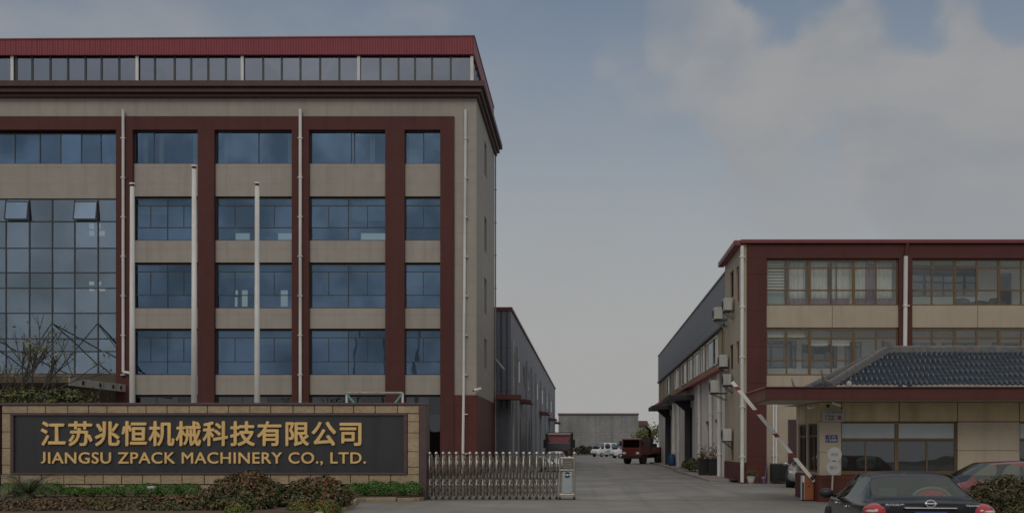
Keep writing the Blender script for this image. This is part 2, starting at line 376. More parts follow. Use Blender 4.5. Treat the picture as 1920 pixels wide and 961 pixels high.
# cream wall: band under the cornice, right-hand strip, side wall with openings, back
mb = MB(); mb.box(XW, XE, Y0, Y0+.35, ZL(219), 23.5)
mb.box(XL(852), XE, Y0, Y0+.35, ZL(740), ZL(219))
hs = [(66.9, 68.3, Z(b, 68), Z(a, 68)) for a, b in ((272, 334), (411, 475), (524, 590), (636, 692))]
for a, b, z0, z1 in holed(Y0+.35, YB-.4, ZL(740), 23.5, hs): mb.box(XE-.3, XE, a, b, z0, z1)
mb.build('wall', CREAM, ob)
for h in hs:
    f = MB()
    for a, b, z0, z1 in holed(h[0], h[1], h[2], h[3], [(h[0]+.06, h[1]-.06, h[2]+.06, h[3]-.06)]): f.box(XE-.2, XE-.12, a, b, z0, z1)
    f = f.build('window', FRAMED, ob); B(XE-.17, XE-.155, h[0]+.06, h[1]-.06, h[2]+.06, h[3]-.06).build('pane', DARKG, f)
B(XE-.32, XE+.04, Y0+.02, YB+.02, 0, ZL(740)-.003).build('plinth', PLINTH, ob)
# back wall: openings seen through the offices
def zr(p): return Z(p, 74.2)
bh = [(X(a, 74.2), X(b, 74.2), zr(d), zr(c)) for a, b, c, d in ((440, 470, 436, 458), (520, 549, 436, 458), (676, 724, 436, 458),
      (428, 448, 543, 553), (452, 466, 543, 575), (430, 447, 556, 575), (525, 541, 543, 575))]
bm_ = MB()
for a, b, z0, z1 in holed(XL(235), XE-.31, 0, 23.5, bh): bm_.box(a, b, YB-.4, YB, z0, z1)
at = [(X(a, 70.2), X(b, 70.2), Z(d, 70.2), Z(c, 70.2)) for a, b, c, d in ((166, 179, 418, 430), (166, 179, 432, 443), (183, 191, 418, 430), (183, 199, 432, 443), (193, 197, 422, 430),
      (166, 179, 527, 535), (166, 179, 538, 546), (183, 192, 527, 535), (183, 200, 538, 546))]
for a, b, z0, z1 in holed(XW+.3, XL(235), 0, 23.5, at): bm_.box(a, b, 70, 70.3, z0, z1)
bm_.box(XW, XW+.3, Y0+.4, 70.3, 0, 23.5)
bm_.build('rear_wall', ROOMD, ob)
mb = MB()
for (t, b) in ROWS:
    z = ZL(t)+.35
    mb.box(XL(236), XE-.34, Y0+.42, YB-.42, z, z+.28)
    if t in (244, 370): mb.box(XW+.32, XL(236)-.01, Y0+.42, 69.9, z, z+.28)
mb.box(XL(236), XE-.34, Y0+.42, YB-.42, -.1, .05)
for p in (388, 564, 741): mb.box(XL(p)-.15, XL(p)+.15, Y0+.45, 66.5, .1, 22.8)
mb.box(XL(235)-.12, XL(235)+.12, Y0+.45, 73.9, .1, 22.8)
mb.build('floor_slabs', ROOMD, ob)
# brown frame: lintel and pilasters
B(XW, XL(852), Y0-.12, Y0+.34, ZL(244), ZL(219)-.004).build('lintel', BROWN, ob)
for a, b in PIL: B(XL(a), XL(b), Y0-.12, Y0+.36, 0, ZL(244)-.003).build('pilaster', BROWN, ob)
B(XL(852)+.004, XE+.03, Y0-.06, Y0+.015, 0, ZL(740)+.0).build('plinth', PLINTH, ob)
def frame_win(parent, x0, x1, z0, z1, y, fm, gm, vs=(), hs=(), parts=(), t=.05, dep=.08, fw=.06):
    """window part: frame with mullions vs (x), transoms hs (z), short bars parts (x0,x1,z0,z1); one pane sub-part"""
    f = MB(); f.box(x0, x1, y, y+dep, z1-fw, z1); f.box(x0, x1, y, y+dep, z0, z0+fw)
    f.box(x0, x0+fw, y, y+dep, z0+fw, z1-fw); f.box(x1-fw, x1, y, y+dep, z0+fw, z1-fw)
    for h in hs: f.box(x0+fw, x1-fw, y+.004, y+dep-.004, h-t/2, h+t/2)
    for v in vs: f.box(v-t/2, v+t/2, y+.008, y+dep-.008, z0+fw, z1-fw)
    for a, b, c, d in parts: f.box(a, b, y+.012, y+dep-.012, c, d)
    f = f.build('window', fm, parent)
    xs_ = [x0+fw*.5]+sorted(vs)+[x1-fw*.5]; zs_ = [z0+fw*.5]+sorted(h for h in hs if z0+.2 < h < z1-.1)+[z1-fw*.5]; mb = MB()
    for a, b in zip(xs_, xs_[1:]):
        for c, d in zip(zs_, zs_[1:]):
            if b-a < .04 or d-c < .06: continue
            M = Matrix.Translation(((a+b)/2, y+dep*.5, (c+d)/2)) @ Matrix.Rotation(R(random.gauss(0, .35)), 4, 'X') @ Matrix.Rotation(R(random.gauss(0, .35)), 4, 'Z')
            mb.box(-(b-a)/2+.004, (b-a)/2-.004, -.004, .004, -(d-c)/2+.004, (d-c)/2-.004, 0, M)
    mb.build('pane', gm, f); return f
TOPV = {1: (286,), 2: (483,), 3: (657, 663), 4: (793,)}
for bi, (a, b) in enumerate(BAYS):
    x0, x1 = XL(a), XL(b)
    for ri, (t, bt) in enumerate(ROWS):
        z1, z0 = ZL(t), ZL(bt)
        if bi == 0 and ri > 0: continue
        if ri < 4:                                          # spandrel below each window row
            nt_ = ROWS[ri+1][0]-3
            if bi == 0: nt_ = 371
            B(x0, x1, Y0+.10, Y0+.34, ZL(nt_), z0-.003).build('spandrel', CREAM, ob)
        if ri == 0:
            vs = [XL(p) for p in ((-140, -87, -34, 24, 71, 110, 149, 186) if bi == 0 else TOPV[bi])]
            frame_win(ob, x0, x1, z0, z1-.003 if bi else ZL(248), Y0+.22, FRAMED, BLUEG, vs, t=.06)
        elif ri < 4:
            zt, zb = ZL(t+14), ZL(bt-25); m = (x0+x1)/2; wd = x1-x0
            ps = []
            if wd > 3:
                ps = [(m-wd*.26-.02, m-wd*.26+.02, zb, zt), (m+wd*.25-.02, m+wd*.25+.02, zb, zt)]
            else: ps = [(m-.02, m+.02, zb, zt)]
            frame_win(ob, x0, x1, z0, z1-.003, Y0+.22, FRAMED, BLUEG, [m] if wd > 3 else [], [zt, zb], ps)
        else:
            frame_win(ob, x0, x1, .9, z1-.003, Y0+.22, FRAMED, DARKG, [x0+(x1-x0)*k/3 for k in (1, 2)], [ZL(775)])
            B(x0, x1, Y0+.05, Y0+.34, 0, .897).build('spandrel', PLINTH, ob)
# blinds behind some top-floor panes
cur = mat('pale_curtain', (.5, .5, .48), .85, var=.15)
for a, b in ((262, 270), (292, 300), (356, 362), (415, 421), (535, 541), (690, 700), (764, 792)):
    mb = MB(); k0 = XL(a)
    while k0 < XL(b): mb.box(k0, k0+.05, Y0+.5+random.uniform(0, .05), Y0+.54+random.uniform(0, .05), ZL(304), ZL(247)); k0 += .055
    mb.build('curtain', cur, ob)
for bi, ri, k, dr in ((1, 1, 0, .35), (3, 1, 1, .5), (2, 2, 0, .3), (4, 2, 0, .45), (1, 3, 1, .4), (3, 3, 0, .25), (3, 2, 1, .2), (2, 3, 1, .3)):
    a, b = BAYS[bi]; t, bt = ROWS[ri]; x0, x1 = XL(a), XL(b); m = (x0+x1)/2; z1, z0 = ZL(t), ZL(bt)
    B((x0, m)[k]+.15, (m, x1)[k]-.12, Y0+.55, Y0+.58, z1-(z1-z0)*dr, z1-.05).build('roller_blind', mat('grey_blind', (.36, .37, .36), .85, var=.1), ob)
# curtain wall of the entrance hall
xs = [-164, -121, -78, -35, 8, 52, 95, 137, 181]; zs = [414, 464, 510, 539, 586, 634, 658]
frame_win(ob, XL(-190), XL(219), ZL(701), ZL(371)-.003, Y0+.16, FRAMED, CURTG, [XL(p) for p in xs], [ZL(p) for p in zs], t=.07, dep=.1)
for a, b in ((8, 52), (137, 181), (-78, -35)):                         # top-hung vents tilted open
    M = Matrix.Translation((0, Y0+.13, ZL(376))) @ Matrix.Rotation(R(-9), 4, 'X')
    z = ZL(412)-ZL(376)
    f = MB()
    for u0, u1, c, d in holed(XL(a), XL(b), z, 0, [(XL(a)+.06, XL(b)-.06, z+.06, -.06)]): f.box(u0, u1, -.03, .03, c, d, 0, M)
    f = f.build('vent', FRAMED, ob); B(XL(a)+.05, XL(b)-.05, -.006, .006, z+.05, -.05, 0, M).build('pane', CURTG, f)
B(XL(-190), XL(219)-.003, Y0+.1, Y0+.34, 0, ZL(701)-.003).build('entrance_wall', mat('brown_stone', (.115, .088, .06), .75, var=.2, scale=1.2, stain=.2), ob)
# cornice
mb = MB(); mb.box(XW, XE+.56, Y0-.8, Y0-.003, 23.5, 23.85, .02).box(XW, XE+.36, Y0-.6, Y0-.003, 23.22, 23.497, .02)
mb.box(XW, XE+.18, Y0-.35, Y0-.003, 23.02, 23.217, .02)
mb.box(XE+.003, XE+.56, Y0, YB, 23.5, 23.85, .02).box(XE+.003, XE+.36, Y0, YB, 23.22, 23.497, .02).box(XE+.003, XE+.18, Y0, YB, 23.02, 23.217, .02)
mb.box(XW, XE, Y0, YB, 23.5+.003, 23.8)
mb.build('cornice', DKBROWN, ob)
# glazed top storey
YC = 61.6; XC = lambda p: X(p, YC); ZC = lambda p: Z(p, YC)
zt = ZC(106); xr = XC(888)
mb = MB()
for p in [-60-34*k for k in range(6)]+[-26, -9, 30, 60, 94, 127, 160, 190, 223, 290, 327, 358, 390, 423, 493, 528, 563, 600, 636, 713, 747, 778, 810, 845]:
    mb.box(XC(p)-.055, XC(p)+.055, YC, YC+.1, 23.853, zt)
mb.box(XW, xr, YC-.01, YC+.11, 23.853, 23.95).box(xr-.08, xr, YC+.12, YB-.5, 23.853, 23.95)
for k in range(1, 12): mb.box(xr-.07, xr-.005, YC+k*1.07, YC+k*1.07+.07, 23.95, zt)
mb.build('mullions', FRAMED, ob)
MB().box(XW, xr-.03, YC+.045, YC+.055, 23.952, zt).box(xr-.045, xr-.035, YC+.06, YB-.5, 23.952, zt).build('clerestory_pane', CLERG, ob)
for p in (-190, 24, 258, 455, 673, 885): B(XC(p)-.09, XC(p)+.09, YC-.1, YC-.013, 23.853, zt, .01).build('post', WHITEP, ob)
B(XW, xr-.6, 66, 66.2, 23.81, 25.6).build('back_room', ROOMD, ob)
mb = MB()                                                              # two blinds
for a, b in ((229, 253), (564, 572)): mb.box(XC(a), XC(b), YC+.3, YC+.33, 23.9, zt)
mb.build('blind', cur, ob)
mb = MB()
mb.prism([(XW, YC-.25, zt-.02), (xr+.06, YC-.25, zt+.04), (xr+.06, YC-.25, ZC(72)), (XW, YC-.25, ZC(80))], (0, .18, 0))
mb.prism([(xr+.06, YC-.06, zt+.04), (xr+.06, YB, zt+.04), (xr+.06, YB, ZC(72)), (xr+.06, YC-.06, ZC(72))], (-.15, 0, 0))
mb.box(XW, xr-.1, YC-.05, YB, zt+.06, zt+.2)
mb.build('roof', REDMET, ob)
mb = MB(); mb.prism([(XW, YC-.29, ZC(80)), (xr+.10, YC-.29, ZC(72)), (xr+.10, YC-.29, ZC(72)+.08), (XW, YC-.29, ZC(80)+.08)], (0, .3, 0))
mb.box(xr-.12, xr+.10, YC+.02, YB, ZC(72)+.002, ZC(72)+.08)
mb.build('roof_trim', REDTRIM, ob)
# downpipes
def pipe(parent, pts, r=.06, m=WHITEP, name='downpipe'):
    mb = MB(); mb.tube(pts, r, 10); z0, z1 = sorted((pts[0][2], pts[-1][2])); x, y = pts[0][0], pts[0][1]; k = z0+1.2
    while k < z1-.3: mb.box(x-r*1.5, x+r*1.5, y-r*1.2, y+r*1.6, k, k+.05); k += 2.4
    return mb.build(name, m, parent, smooth=False)
pipe(ob, [(XL(234), Y0-.22, ZL(208)), (XL(234), Y0-.22, ZL(697)), (XL(250), Y0-.22, ZL(700)), (XL(253), Y0-.22, .1)], .085)
pipe(ob, [(XL(565), Y0-.22, ZL(207)), (XL(565), Y0-.22, .1)], .095)
pipe(ob, [(XL(873.5), Y0-.12, ZL(207)), (XL(870), Y0-.14, ZL(730)), (XL(868), Y0-.17, .1)], .085)
pipe(ob, [(XE+.06, YB-.2, 23.0), (XE+.06, YB-.2, .1)], .055, mat('grey_pipe', (.33, .32, .29), .6, streak=.2))
# wall camera
sc = thing('security_camera', 'small pale wall camera near right corner of the tall office building', 'camera', (XL(897), Y0-.3, ZL(731)))
MB().box(XL(897)-.05, XL(897)+.05, Y0-.07, Y0-.062, ZL(733), ZL(728)).cyl((XL(897), Y0-.07, ZL(730)), (XL(897), Y0-.35, ZL(731)), .03).build('bracket', WHITEP, sc)
MB().cyl((XL(893)-.1, Y0-.42, ZL(731)-.03), (XL(897)+.2, Y0-.3, ZL(730)+.05), .085).build('body', WHITEP, sc)
MB().cyl((XL(893)-.16, Y0-.44, ZL(731)-.045), (XL(893)-.1, Y0-.42, ZL(731)-.03), .06).build('lens', BLKPL, sc)
# entrance canopy with tie rods
ca = thing('entrance_canopy', 'stone faced entrance canopy hung from tie rods below the glass curtain wall', 'canopy', (XL(0), 59.5, 0))
CXR, YA = -28.13, 55.1
B(XW, CXR-.06, YA, 61.85, 5.22, 5.55, .02).build('slab', MATS['brown_stone'], ca)
B(CXR-.057, CXR, YA+.02, 61.85, 5.08, 5.53, .01).build('lamp_strip', mat('dirty_white_panel', (.46, .43, .38), .6, streak=.3, var=.2), ca)
for y in (56.6, 58.6, 60.2, 61.2): MB().cyl((CXR-.01, y, 5.30), (CXR+.02, y, 5.30), .13, n=14).build('downlight', DARK, ca)
mb = MB(); n_ = 70; x = XW
while x < CXR-.3:
    d_ = random.uniform(.25, .7); mb.box(x, x+d_, YA-.03, YA+.3, 5.53, 5.60+random.uniform(0, .12), .02); x += d_-.004
mb.build('coping', mat('weathered_coping', (.17, .13, .09), .85, var=.35), ca)
for p, (q, yq, zq) in ((95, (137, YA+.4, 5.6)), (95, (28, YA+.4, 5.6)), (181, (100, YA+.4, 5.6)), (-77, (-35, YA+.4, 5.6)), (-77, (-140, YA+.4, 5.6))):
    MB().cyl((XL(p), Y0+.1, ZL(606)), (X(q, yq), yq, zq), .038, n=8).build('tie_rod', FRAMED, ca)
MB().cyl((XL(181), Y0+.1, ZL(606)), (XL(221), Y0-.2, ZL(652)), .038, n=8).build('tie_rod', FRAMED, ca)

# flagpoles
for px, top, wd, l in ((248, 343, 9, 'white tapered flagpole, leftmost of three, beside the thin downpipe'), (364, 310, 10, 'tallest white flagpole, in the middle of the three'),
                 (482, 342, 9, 'white tapered flagpole, rightmost of three, before the blue windows')):
    Yp = 42.; x = X(px, Yp); zt_ = Z(top, Yp)
    t = thing('flagpole', l, 'flagpole', (x, Yp, 0), 0, 'flagpoles before the office building')
    MB().cyl((x, Yp, 0), (x, Yp, zt_-.15), .125, .088, 16).build('pole', STEELW, t, smooth=True)
    MB().cyl((x, Yp, zt_-.15), (x, Yp, zt_-.06), .075, .075, 12).build('neck', BLKPL, t)
    MB().cyl((x, Yp, zt_-.06), (x, Yp, zt_), .125, .11, 16).build('cap', STEELW, t)
    B(x-.3, x+.3, Yp-.3, Yp+.3, 0, .25, .02).build('base', mat('grey_granite', (.3, .3, .29), .6, speckle=.2), t)

# steel frame behind the sign wall
Yf = 46.; fr = thing('steel_frame', 'white and teal tubular steel frame with rusty top bar behind the sign wall', 'frame', (X(700, Yf), Yf, 0))
zf = Z(736, Yf); xa, xb = X(650, Yf), X(755, Yf)
MB().cyl((xa-.05, Yf, zf), (xb, Yf, zf), .055).build('top_bar', mat('chipped_white', (.34, .32, .29), .6, var=.45, scale=3), fr)
for x, s in ((xa, 1), (xb, -1)):
    MB().cyl((x, Yf, 0), (x, Yf, zf), .05).build('post', WHITEP, fr)
    MB().cyl((x, Yf-.03, zf-.03), (x+s*.45, Yf-.03, zf-.6), .045).build('brace', mat('teal_paint', (.16, .36, .36), .5, var=.2), fr)
MB().cyl((xa, Yf, .6), (xb, Yf, .6), .05).build('lower_bar', WHITEP, fr)

# ================================================================== LEFT FACTORY SHED
XS_, Y1, Y2 = -5.6, 74.7, 180.
ls = thing('factory_shed', 'long grey clad factory shed behind the tall office building on the left', 'shed', (-14, 75, 0))
winY = [77.7, 83.8, 90, 96.7, 104, 115, 128, 144, 160]
hs = [(y-1.0-(y-77)*.01, y+1.0+(y-77)*.01, 6.9, 9.0) for y in winY]
mb = MB()
for a, b, z0, z1 in holed(Y1+.003, Y2, 0, 11.8, hs): mb.box(XS_-.25, XS_, a, b, z0, z1)
mb.build('side_wall', GREYCL, ls)
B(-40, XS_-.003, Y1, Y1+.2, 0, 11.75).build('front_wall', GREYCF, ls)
B(-40, XS_-.3, Y1+.2, Y2, 11.3, 11.5).build('roof', GREYCL, ls)
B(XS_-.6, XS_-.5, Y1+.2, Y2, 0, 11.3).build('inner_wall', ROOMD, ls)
for h in hs: f = frame_side = MB(); f.box(XS_-.1, XS_+.02, h[0], h[0]+.16, h[2], h[3]).box(XS_-.1, XS_+.02, h[1]-.16, h[1], h[2], h[3]).box(XS_-.1, XS_+.02, h[0]+.16, h[1]-.16, h[3]-.14, h[3]).box(XS_-.1, XS_+.02, h[0]+.16, h[1]-.16, h[2], h[2]+.14); f = f.build('window', DKBROWN, ls); B(XS_+.0, XS_+.012, h[0]+.1, h[1]-.1, h[2]+.1, h[3]-.1).build('pane', DARKG, f)
MB().box(-40, XS_+.12, Y1-.12, Y1+.1, 11.753, 12.0).box(XS_-.2, XS_+.12, Y1+.1, Y2, 11.803, 12.0).build('roof_trim', mat('dark_red_trim', (.14, .03, .03), .5, var=.15), ls)
cm = mat('maroon_canopy', (.13, .035, .03), .55, var=.15)
def slab_canopy(parent, x0, x1, y0, y1, z, m=cm):
    MB().prism([(x0, y0, z), (x1, y0, z-.12), (x1, y0, z-.38), (x0, y0, z-.3)], (0, y1-y0, 0)).build('canopy', m, parent)
slab_canopy(ls, XS_+.003, XS_+.95, 85, 89, 5.75)
for y in (123, 151, 173): slab_canopy(ls, XS_+.003, XS_+1.1, y-3, y+4, 5.9)
B(X(930, 73.2), X(977, 73.2), 73.2, Y1-.003, 5.15, 5.5, .02).build('canopy', cm, ls)
for y in (87, 100, 125, 153, 174):
    B(XS_+.003, XS_+.06, y-1.6, y+1.6, 0, 4.2).build('door', mat('grey_door', (.10, .105, .115), .5, var=.15), ls)
lp = mat('pale_pipe', (.36, .36, .36), .6, streak=.2)
for y in (75.3, 80.4, 93, 101, 110, 121, 135, 150, 168): pipe(ls, [(XS_+.14, y, 9.6 if y > 76 else 9.7), (XS_+.14, y, .1)], .09, lp)
MB().cyl((X(928, 74), 74.3, Z(672, 74)), (X(945, 73), 73.3, Z(692, 73)), .08).build('drain_pipe', lp, ls)
B(X(935, 74.6), X(953, 74.6), Y1-.04, Y1-.003, 0, 4.6).build('door', MATS['grey_door'], ls)

# ================================================================== BACK WALL BUILDINGS
gb = thing('block_building', 'wide grey block building closing the far end of the yard', 'building', (X(1120, 196), 200, 0))
B(X(1047, 196), X(1197, 196), 196, 208, 0, Z(777, 196)).build('wall', GREYB, gb)
B(X(1046, 196), X(1198, 196), 195.8, 208.2, Z(777, 196), Z(774, 196)).build('coping', mat('brownish_coping', (.14, .11, .10), .7), gb)
rb = thing('low_building', 'small far building with dull red roof right of the grey block building', 'building', (X(1208, 215), 218, 0))
B(X(1190, 214), X(1215, 214), 214, 222, 0, Z(797, 214)).build('wall', GREYB, rb)
MB().prism([(X(1189, 213), 213.5, Z(797, 213)), (X(1217, 213), 213.5, Z(797, 213)), (X(1214, 213), 213.5, Z(788, 213)), (X(1192, 213), 213.5, Z(788, 213))], (0, 9, 0)).build('roof', mat('dull_red_roof', (.16, .07, .065), .7), rb)

# ================================================================== RIGHT OFFICE BUILDING
Yr = 48.9; XR = lambda p: X(p, Yr); ZR = lambda p: Z(p, Yr); XA = XR(1388.5); XB = XR(2230); YRB = 54.4
rt = thing('office_building', 'low three storey office building with bronze window frames right of the yard', 'building', (14, 50, 0))
B(XR(1400), XR(1437), Yr-.05, Yr+.3, .9, ZR(484)-.003).build('pilaster', BROWNJ, rt)
B(XR(1398), XR(1438), Yr-.10, Yr+.3, 0, .897).build('plinth', PLINTH, rt)
COLS = [(1685, 1710), (1958, 1983), (2205, 2230)]
for a, b in COLS: B(XR(a), XR(b), Yr-.05, Yr+.3, 0, ZR(484)-.003).build('pilaster', BROWNJ, rt)
B(XR(1400), XB, Yr-.05, Yr+.3, ZR(484), ZR(458)).build('lintel', BROWNJ, rt)
B(XA-.02, XB, Yr-.22, Yr+.3, ZR(457), ZR(450), .02).build('roof_trim', REDTRIM, rt)
B(XA-.34, XA-.023, Yr-.22, YRB+.3, ZR(457)-.12, ZR(450)-.04, .03).build('roof_trim', REDTRIM, rt)
B(XA, XB, Yr+.31, YRB, ZR(458), ZR(452)).build('roof', ROOMD, rt)
sh = [(51.2, 52.5, Z(559, 52), Z(509, 52)), (49.45, 50.3, Z(566, 50), Z(500, 50)), (51.4, 52.6, Z(692, 52), Z(646, 52)), (49.45, 50.3, Z(682, 50), Z(640, 50)), (51.3, 52.2, Z(862, 51.5), Z(827, 51.5))]
mb = MB()
for a, b, z0, z1 in holed(Yr, YRB, 1.0, ZR(458), sh): mb.box(XA, XA+.25, a, b, z0, z1)
mb.box(XA+.252, XR(1400)-.003, Yr, Yr+.28, 1., ZR(458))
mb.build('side_wall', CREAM2, rt)
B(XA-.04, XR(1400)-.004, Yr-.02, YRB, 0, .997).build('plinth', PLINTH, rt)
for h in sh:
    f = MB()
    for a, b, z0, z1 in holed(*h, [(h[0]+.07, h[1]-.07, h[2]+.07, h[3]-.07)]): f.box(XA+.08, XA+.16, a, b, z0, z1)
    f = f.build('window', BROWN, rt); B(XA+.115, XA+.125, h[0]+.07, h[1]-.07, h[2]+.07, h[3]-.07).build('pane', DARKG, f)
RB = [(1437, 1685), (1710, 1958), (1983, 2205)]; RWIN = [(485, 572), (616, 703)]
for bi, (a, b) in enumerate(RB):
    x0, x1 = XR(a), XR(b)
    for ri, (t, bt) in enumerate(RWIN):
        mid = (XR((a+b)/2))
        B(x0+.003, mid-.012, Yr+.05, Yr+.28, ZR((613, 728)[ri]), ZR(bt)-.003).build('spandrel', CREAM2, rt)
        B(mid+.012, x1-.003, Yr+.05, Yr+.28, ZR((613, 728)[ri]), ZR(bt)-.003).build('spandrel', CREAM2, rt)
        B(mid-.012, mid+.012, Yr+.09, Yr+.26, ZR((613, 728)[ri]), ZR(bt)-.003).build('joint', BROWN, rt)
        vs = [XR(a+p) for p in (39, 82, 123, 165, 207)]
        th = [(XR(a+p)-.07, XR(a+p)+.07, ZR(bt)+.05, ZR(t)-.05) for p in (82, 165)]
        frame_win(rt, x0, x1, ZR(bt), ZR(t)-.003, Yr+.12, BRASS, CLEARG, vs, [ZR(501 if ri == 0 else 633), ZR(543 if ri == 0 else 675)], th, t=.07, fw=.07)
    # ground floor
    B(x0, x1, Yr+.05, Yr+.29, 0, ZR(728)-.003).build('ground_floor_wall', CREAM2, rt)
# corridors behind the glass
mb = MB()
for z in (ZR(486)+.1, ZR(608), ZR(726)): mb.box(XA+.28, XB, Yr+.32, YRB-.02, z, z+.2)
mb.build('floor_slabs', ROOMW, rt)
YI = Yr+2.3
mb = MB(); dh = [(XR(1733), XR(1868), Z(556, YI), Z(494, YI)), (XR(1990), XR(2120), Z(556, YI), Z(494, YI))]
dl = [(XR(1722), XR(1785), Z(760, YI), Z(642, YI)), (XR(1796), XR(1868), Z(760, YI), Z(642, YI)), (XR(1895), XR(1950), Z(760, YI), Z(642, YI)),
      (XR(1440), XR(1512), Z(690, YI), Z(638, YI)), (XR(1522), XR(1592), Z(690, YI), Z(645, YI)), (XR(1606), XR(1640), Z(690, YI), Z(640, YI))]
for u in holed(XA+.3, XB, ZR(608)+.2, ZR(486)+.1, dh+[(XR(1907), XR(1935), Z(572, YI)-.3, Z(511, YI))]): mb.box(u[0], u[1], YI, YI+.15, u[2], u[3])
for u in holed(XA+.3, XB, ZR(726)+.2, ZR(608), dl): mb.box(u[0], u[1], YI, YI+.15, u[2], u[3])
mb.build('corridor_wall', ROOMW, rt)
mb = MB()
for h in dh: mb.box(h[0], h[1], YI+.3, YI+.35, h[2], h[3])
mb.build('inner_curtain', mat('grey_curtain', (.22, .22, .23), .8, var=.3, scale=4), rt)
for h in dh+dl: frame_win(rt, h[0], h[1], h[2], h[3], YI+.03, BRASS, DARKG, [(h[0]*2+h[1])/3, (h[0]+2*h[1])/3])
B(XA+.3, XB, YRB-.2, YRB, 0, ZR(458)).build('rear_wall', ROOMD, rt)
# sheer curtains in the first upper bay
def drape(parent, a, b, z0, z1, y, m, name='curtain'):
    n = max(6, int((b-a)/.05)); mb = MB(); ph = random.uniform(0, 6)
    P = [(a+(b-a)*i/n, y+.05*math.sin(i*1.25+ph)+.02*math.sin(i*2.7+ph)) for i in range(n+1)]
    for (xa, ya), (xb, yb) in zip(P, P[1:]): mb.quad((xa, ya, z0), (xb, yb, z0), (xb, yb, z1), (xa, ya, z1))
    return mb.build(name, m, parent)
sheer = mat('sheer_curtain', (.80, .80, .75), .9, var=.1); lil = mat('lilac_curtain', (.36, .24, .30), .9, var=.15)
for a, b in ((1484, 1514), (1522, 1556), (1562, 1572), (1574, 1598), (1606, 1628), (1646, 1678)):
    drape(rt, XR(a), XR(b), ZR(556), ZR(488), Yr+.55, sheer); drape(rt, XR(a), XR(b), ZR(574), ZR(556)-.003, Yr+.55, lil)
drape(rt, XR(1628), XR(1646), ZR(574), ZR(490), Yr+.6, lil); drape(rt, XR(1598), XR(1606), ZR(574), ZR(490), Yr+.6, sheer)
mb = MB()
for k in range(11): mb.box(XR(1439), XR(1473), Yr+.4, Yr+.43, ZR(545)+k*.145, ZR(545)+k*.145+.09)
mb.build('blind', ROOMW, rt)
MB().box(XR(1439), XR(1473), Yr+.42, Yr+.45, ZR(572), ZR(545)).build('board', mat('mint_board', (.40, .50, .47), .7), rt)
for a, b in ((1436, 1472), (1477, 1513)): B(XR(a)+.05, XR(b), Yr+.4, Yr+.45, ZR(630), ZR(618)).build('roller_blind', ROOMW, rt)
for a, b in ((1523, 1556), (1562, 1597)): B(XR(a), XR(b), Yr+.4, Yr+.45, ZR(646), ZR(636)).build('roller_blind', ROOMW, rt)
# pipes on the front
pipe(rt, [(XR(1697), Yr-.12, ZR(481)), (XR(1693), Yr-.13, .1)], .10)
MB().cyl((XR(1700), Yr-.12, ZR(457)), (XR(1697), Yr-.12, ZR(481)), .085).build('downpipe', BROWN, rt)
pipe(rt, [(XA+.06, Yr-.12, ZR(462)), (XA+.06, Yr-.12, .05)], .09)
for p in (1480-25, 1436+14): pipe(rt, [(XR(p), Yr-.06, ZR(757)), (XR(p), Yr-.06, .1)], .05)
B(XR(1478), XR(1500), Yr-.02, Yr+.045, 0, ZR(786)).build('door', mat('purple_brown_door', (.07, .035, .04), .5), rt)
# bundles on the sill
for px, l, cols in ((1815, 'dark green bundle on the upper window sill left of two black ones', (.05, .06, .05)), (1848, 'low black bundle on the upper window sill between two others', (.02, .02, .025)),
                    (1880, 'large dark olive bundle on the upper window sill at right', (.045, .05, .04))):
    t = MB(); x = XR(px); z = ZR(573)
    t.ell((x, Yr+.75, z+.2), (.42, .25, .30 if px != 1848 else .17), 14); t.ell((x+.25, Yr+.75, z+.15), (.3, .2, .2), 12); t.ell((x-.2, Yr+.72, z+.36 if px != 1848 else z+.2), (.16, .12, .12), 10)
    tag(t.build('cloth_bundle', mat('bundle_'+str(px), cols, .8, var=.5, scale=6), None, smooth=True), l, 'bundle', 'bundles on the window sill')

# outdoor units of air conditioners on the side wall
def ac(y, z, label, s=1., out=.12, xw=XA):
    t = thing('air_conditioner', label, 'air conditioner', (xw, y, z), 0, 'air conditioners on the right side wall')
    x1 = xw-out; x0 = x1-.42*s; w_ = .44*s; h = .62*s
    B(x0, x1, y-w_, y+w_, z, z+h, .02).build('casing', mat('ac_white', (.50, .50, .46), .5, streak=.25, var=.1), t)
    mb = MB(); c = Vector((x0-.012, y+.1, z+h/2))
    for rr in (.07, .13, .19, .24): 
        for k in range(18):
            a, b = 2*math.pi*k/18, 2*math.pi*(k+1)/18
            mb.cyl(c+Vector((0, rr*math.cos(a), rr*math.sin(a))), c+Vector((0, rr*math.cos(b), rr*math.sin(b))), .008, n=5)
    mb.build('fan_guard', FRAMED, t)
    MB().cyl((x0-.004, y+.1, z+h/2), (x0+.02, y+.1, z+h/2), .25, n=20).build('fan', DARK, t)
    for d in (-.3, .3): MB().box(x0+.02, xw, y+d*s-.02, y+d*s+.02, z-.05, z-.003).cyl((x0+.06, y+d*s, z-.03), (xw, y+d*s, z-.4), .018, n=6).build('bracket', FRAMED, t)
    MB().tube([(x1-.1, y+w_+.02, z+.15), (x1-.1, y+w_+.12, z+.1), (xw-.02, y+w_+.15, z-.5)], .025, 6).build('hose', WHITEP, t)
ac(51.2, Z(582, 51), 'pale air conditioner high on the side wall just below the two slim windows')
ac(53.6, Z(599, 53.6), 'air conditioner high on the side wall by the grey cladding, lower of two', 1.0, .3)
ac(52.9, Z(688, 52.9), 'air conditioner on the side wall at middle floor beside the red canopy strip')
ac(51.6, Z(722, 51.6), 'air conditioner on the side wall behind the tip of barrier arm', .9)
ac(53.8, Z(736, 53.8), 'air conditioner jutting furthest out over the yard above the ground floor windows', 1.05, .45)
ac(51.5, Z(826, 51.5), 'air conditioner nearest the ground on the side wall, above a small window')

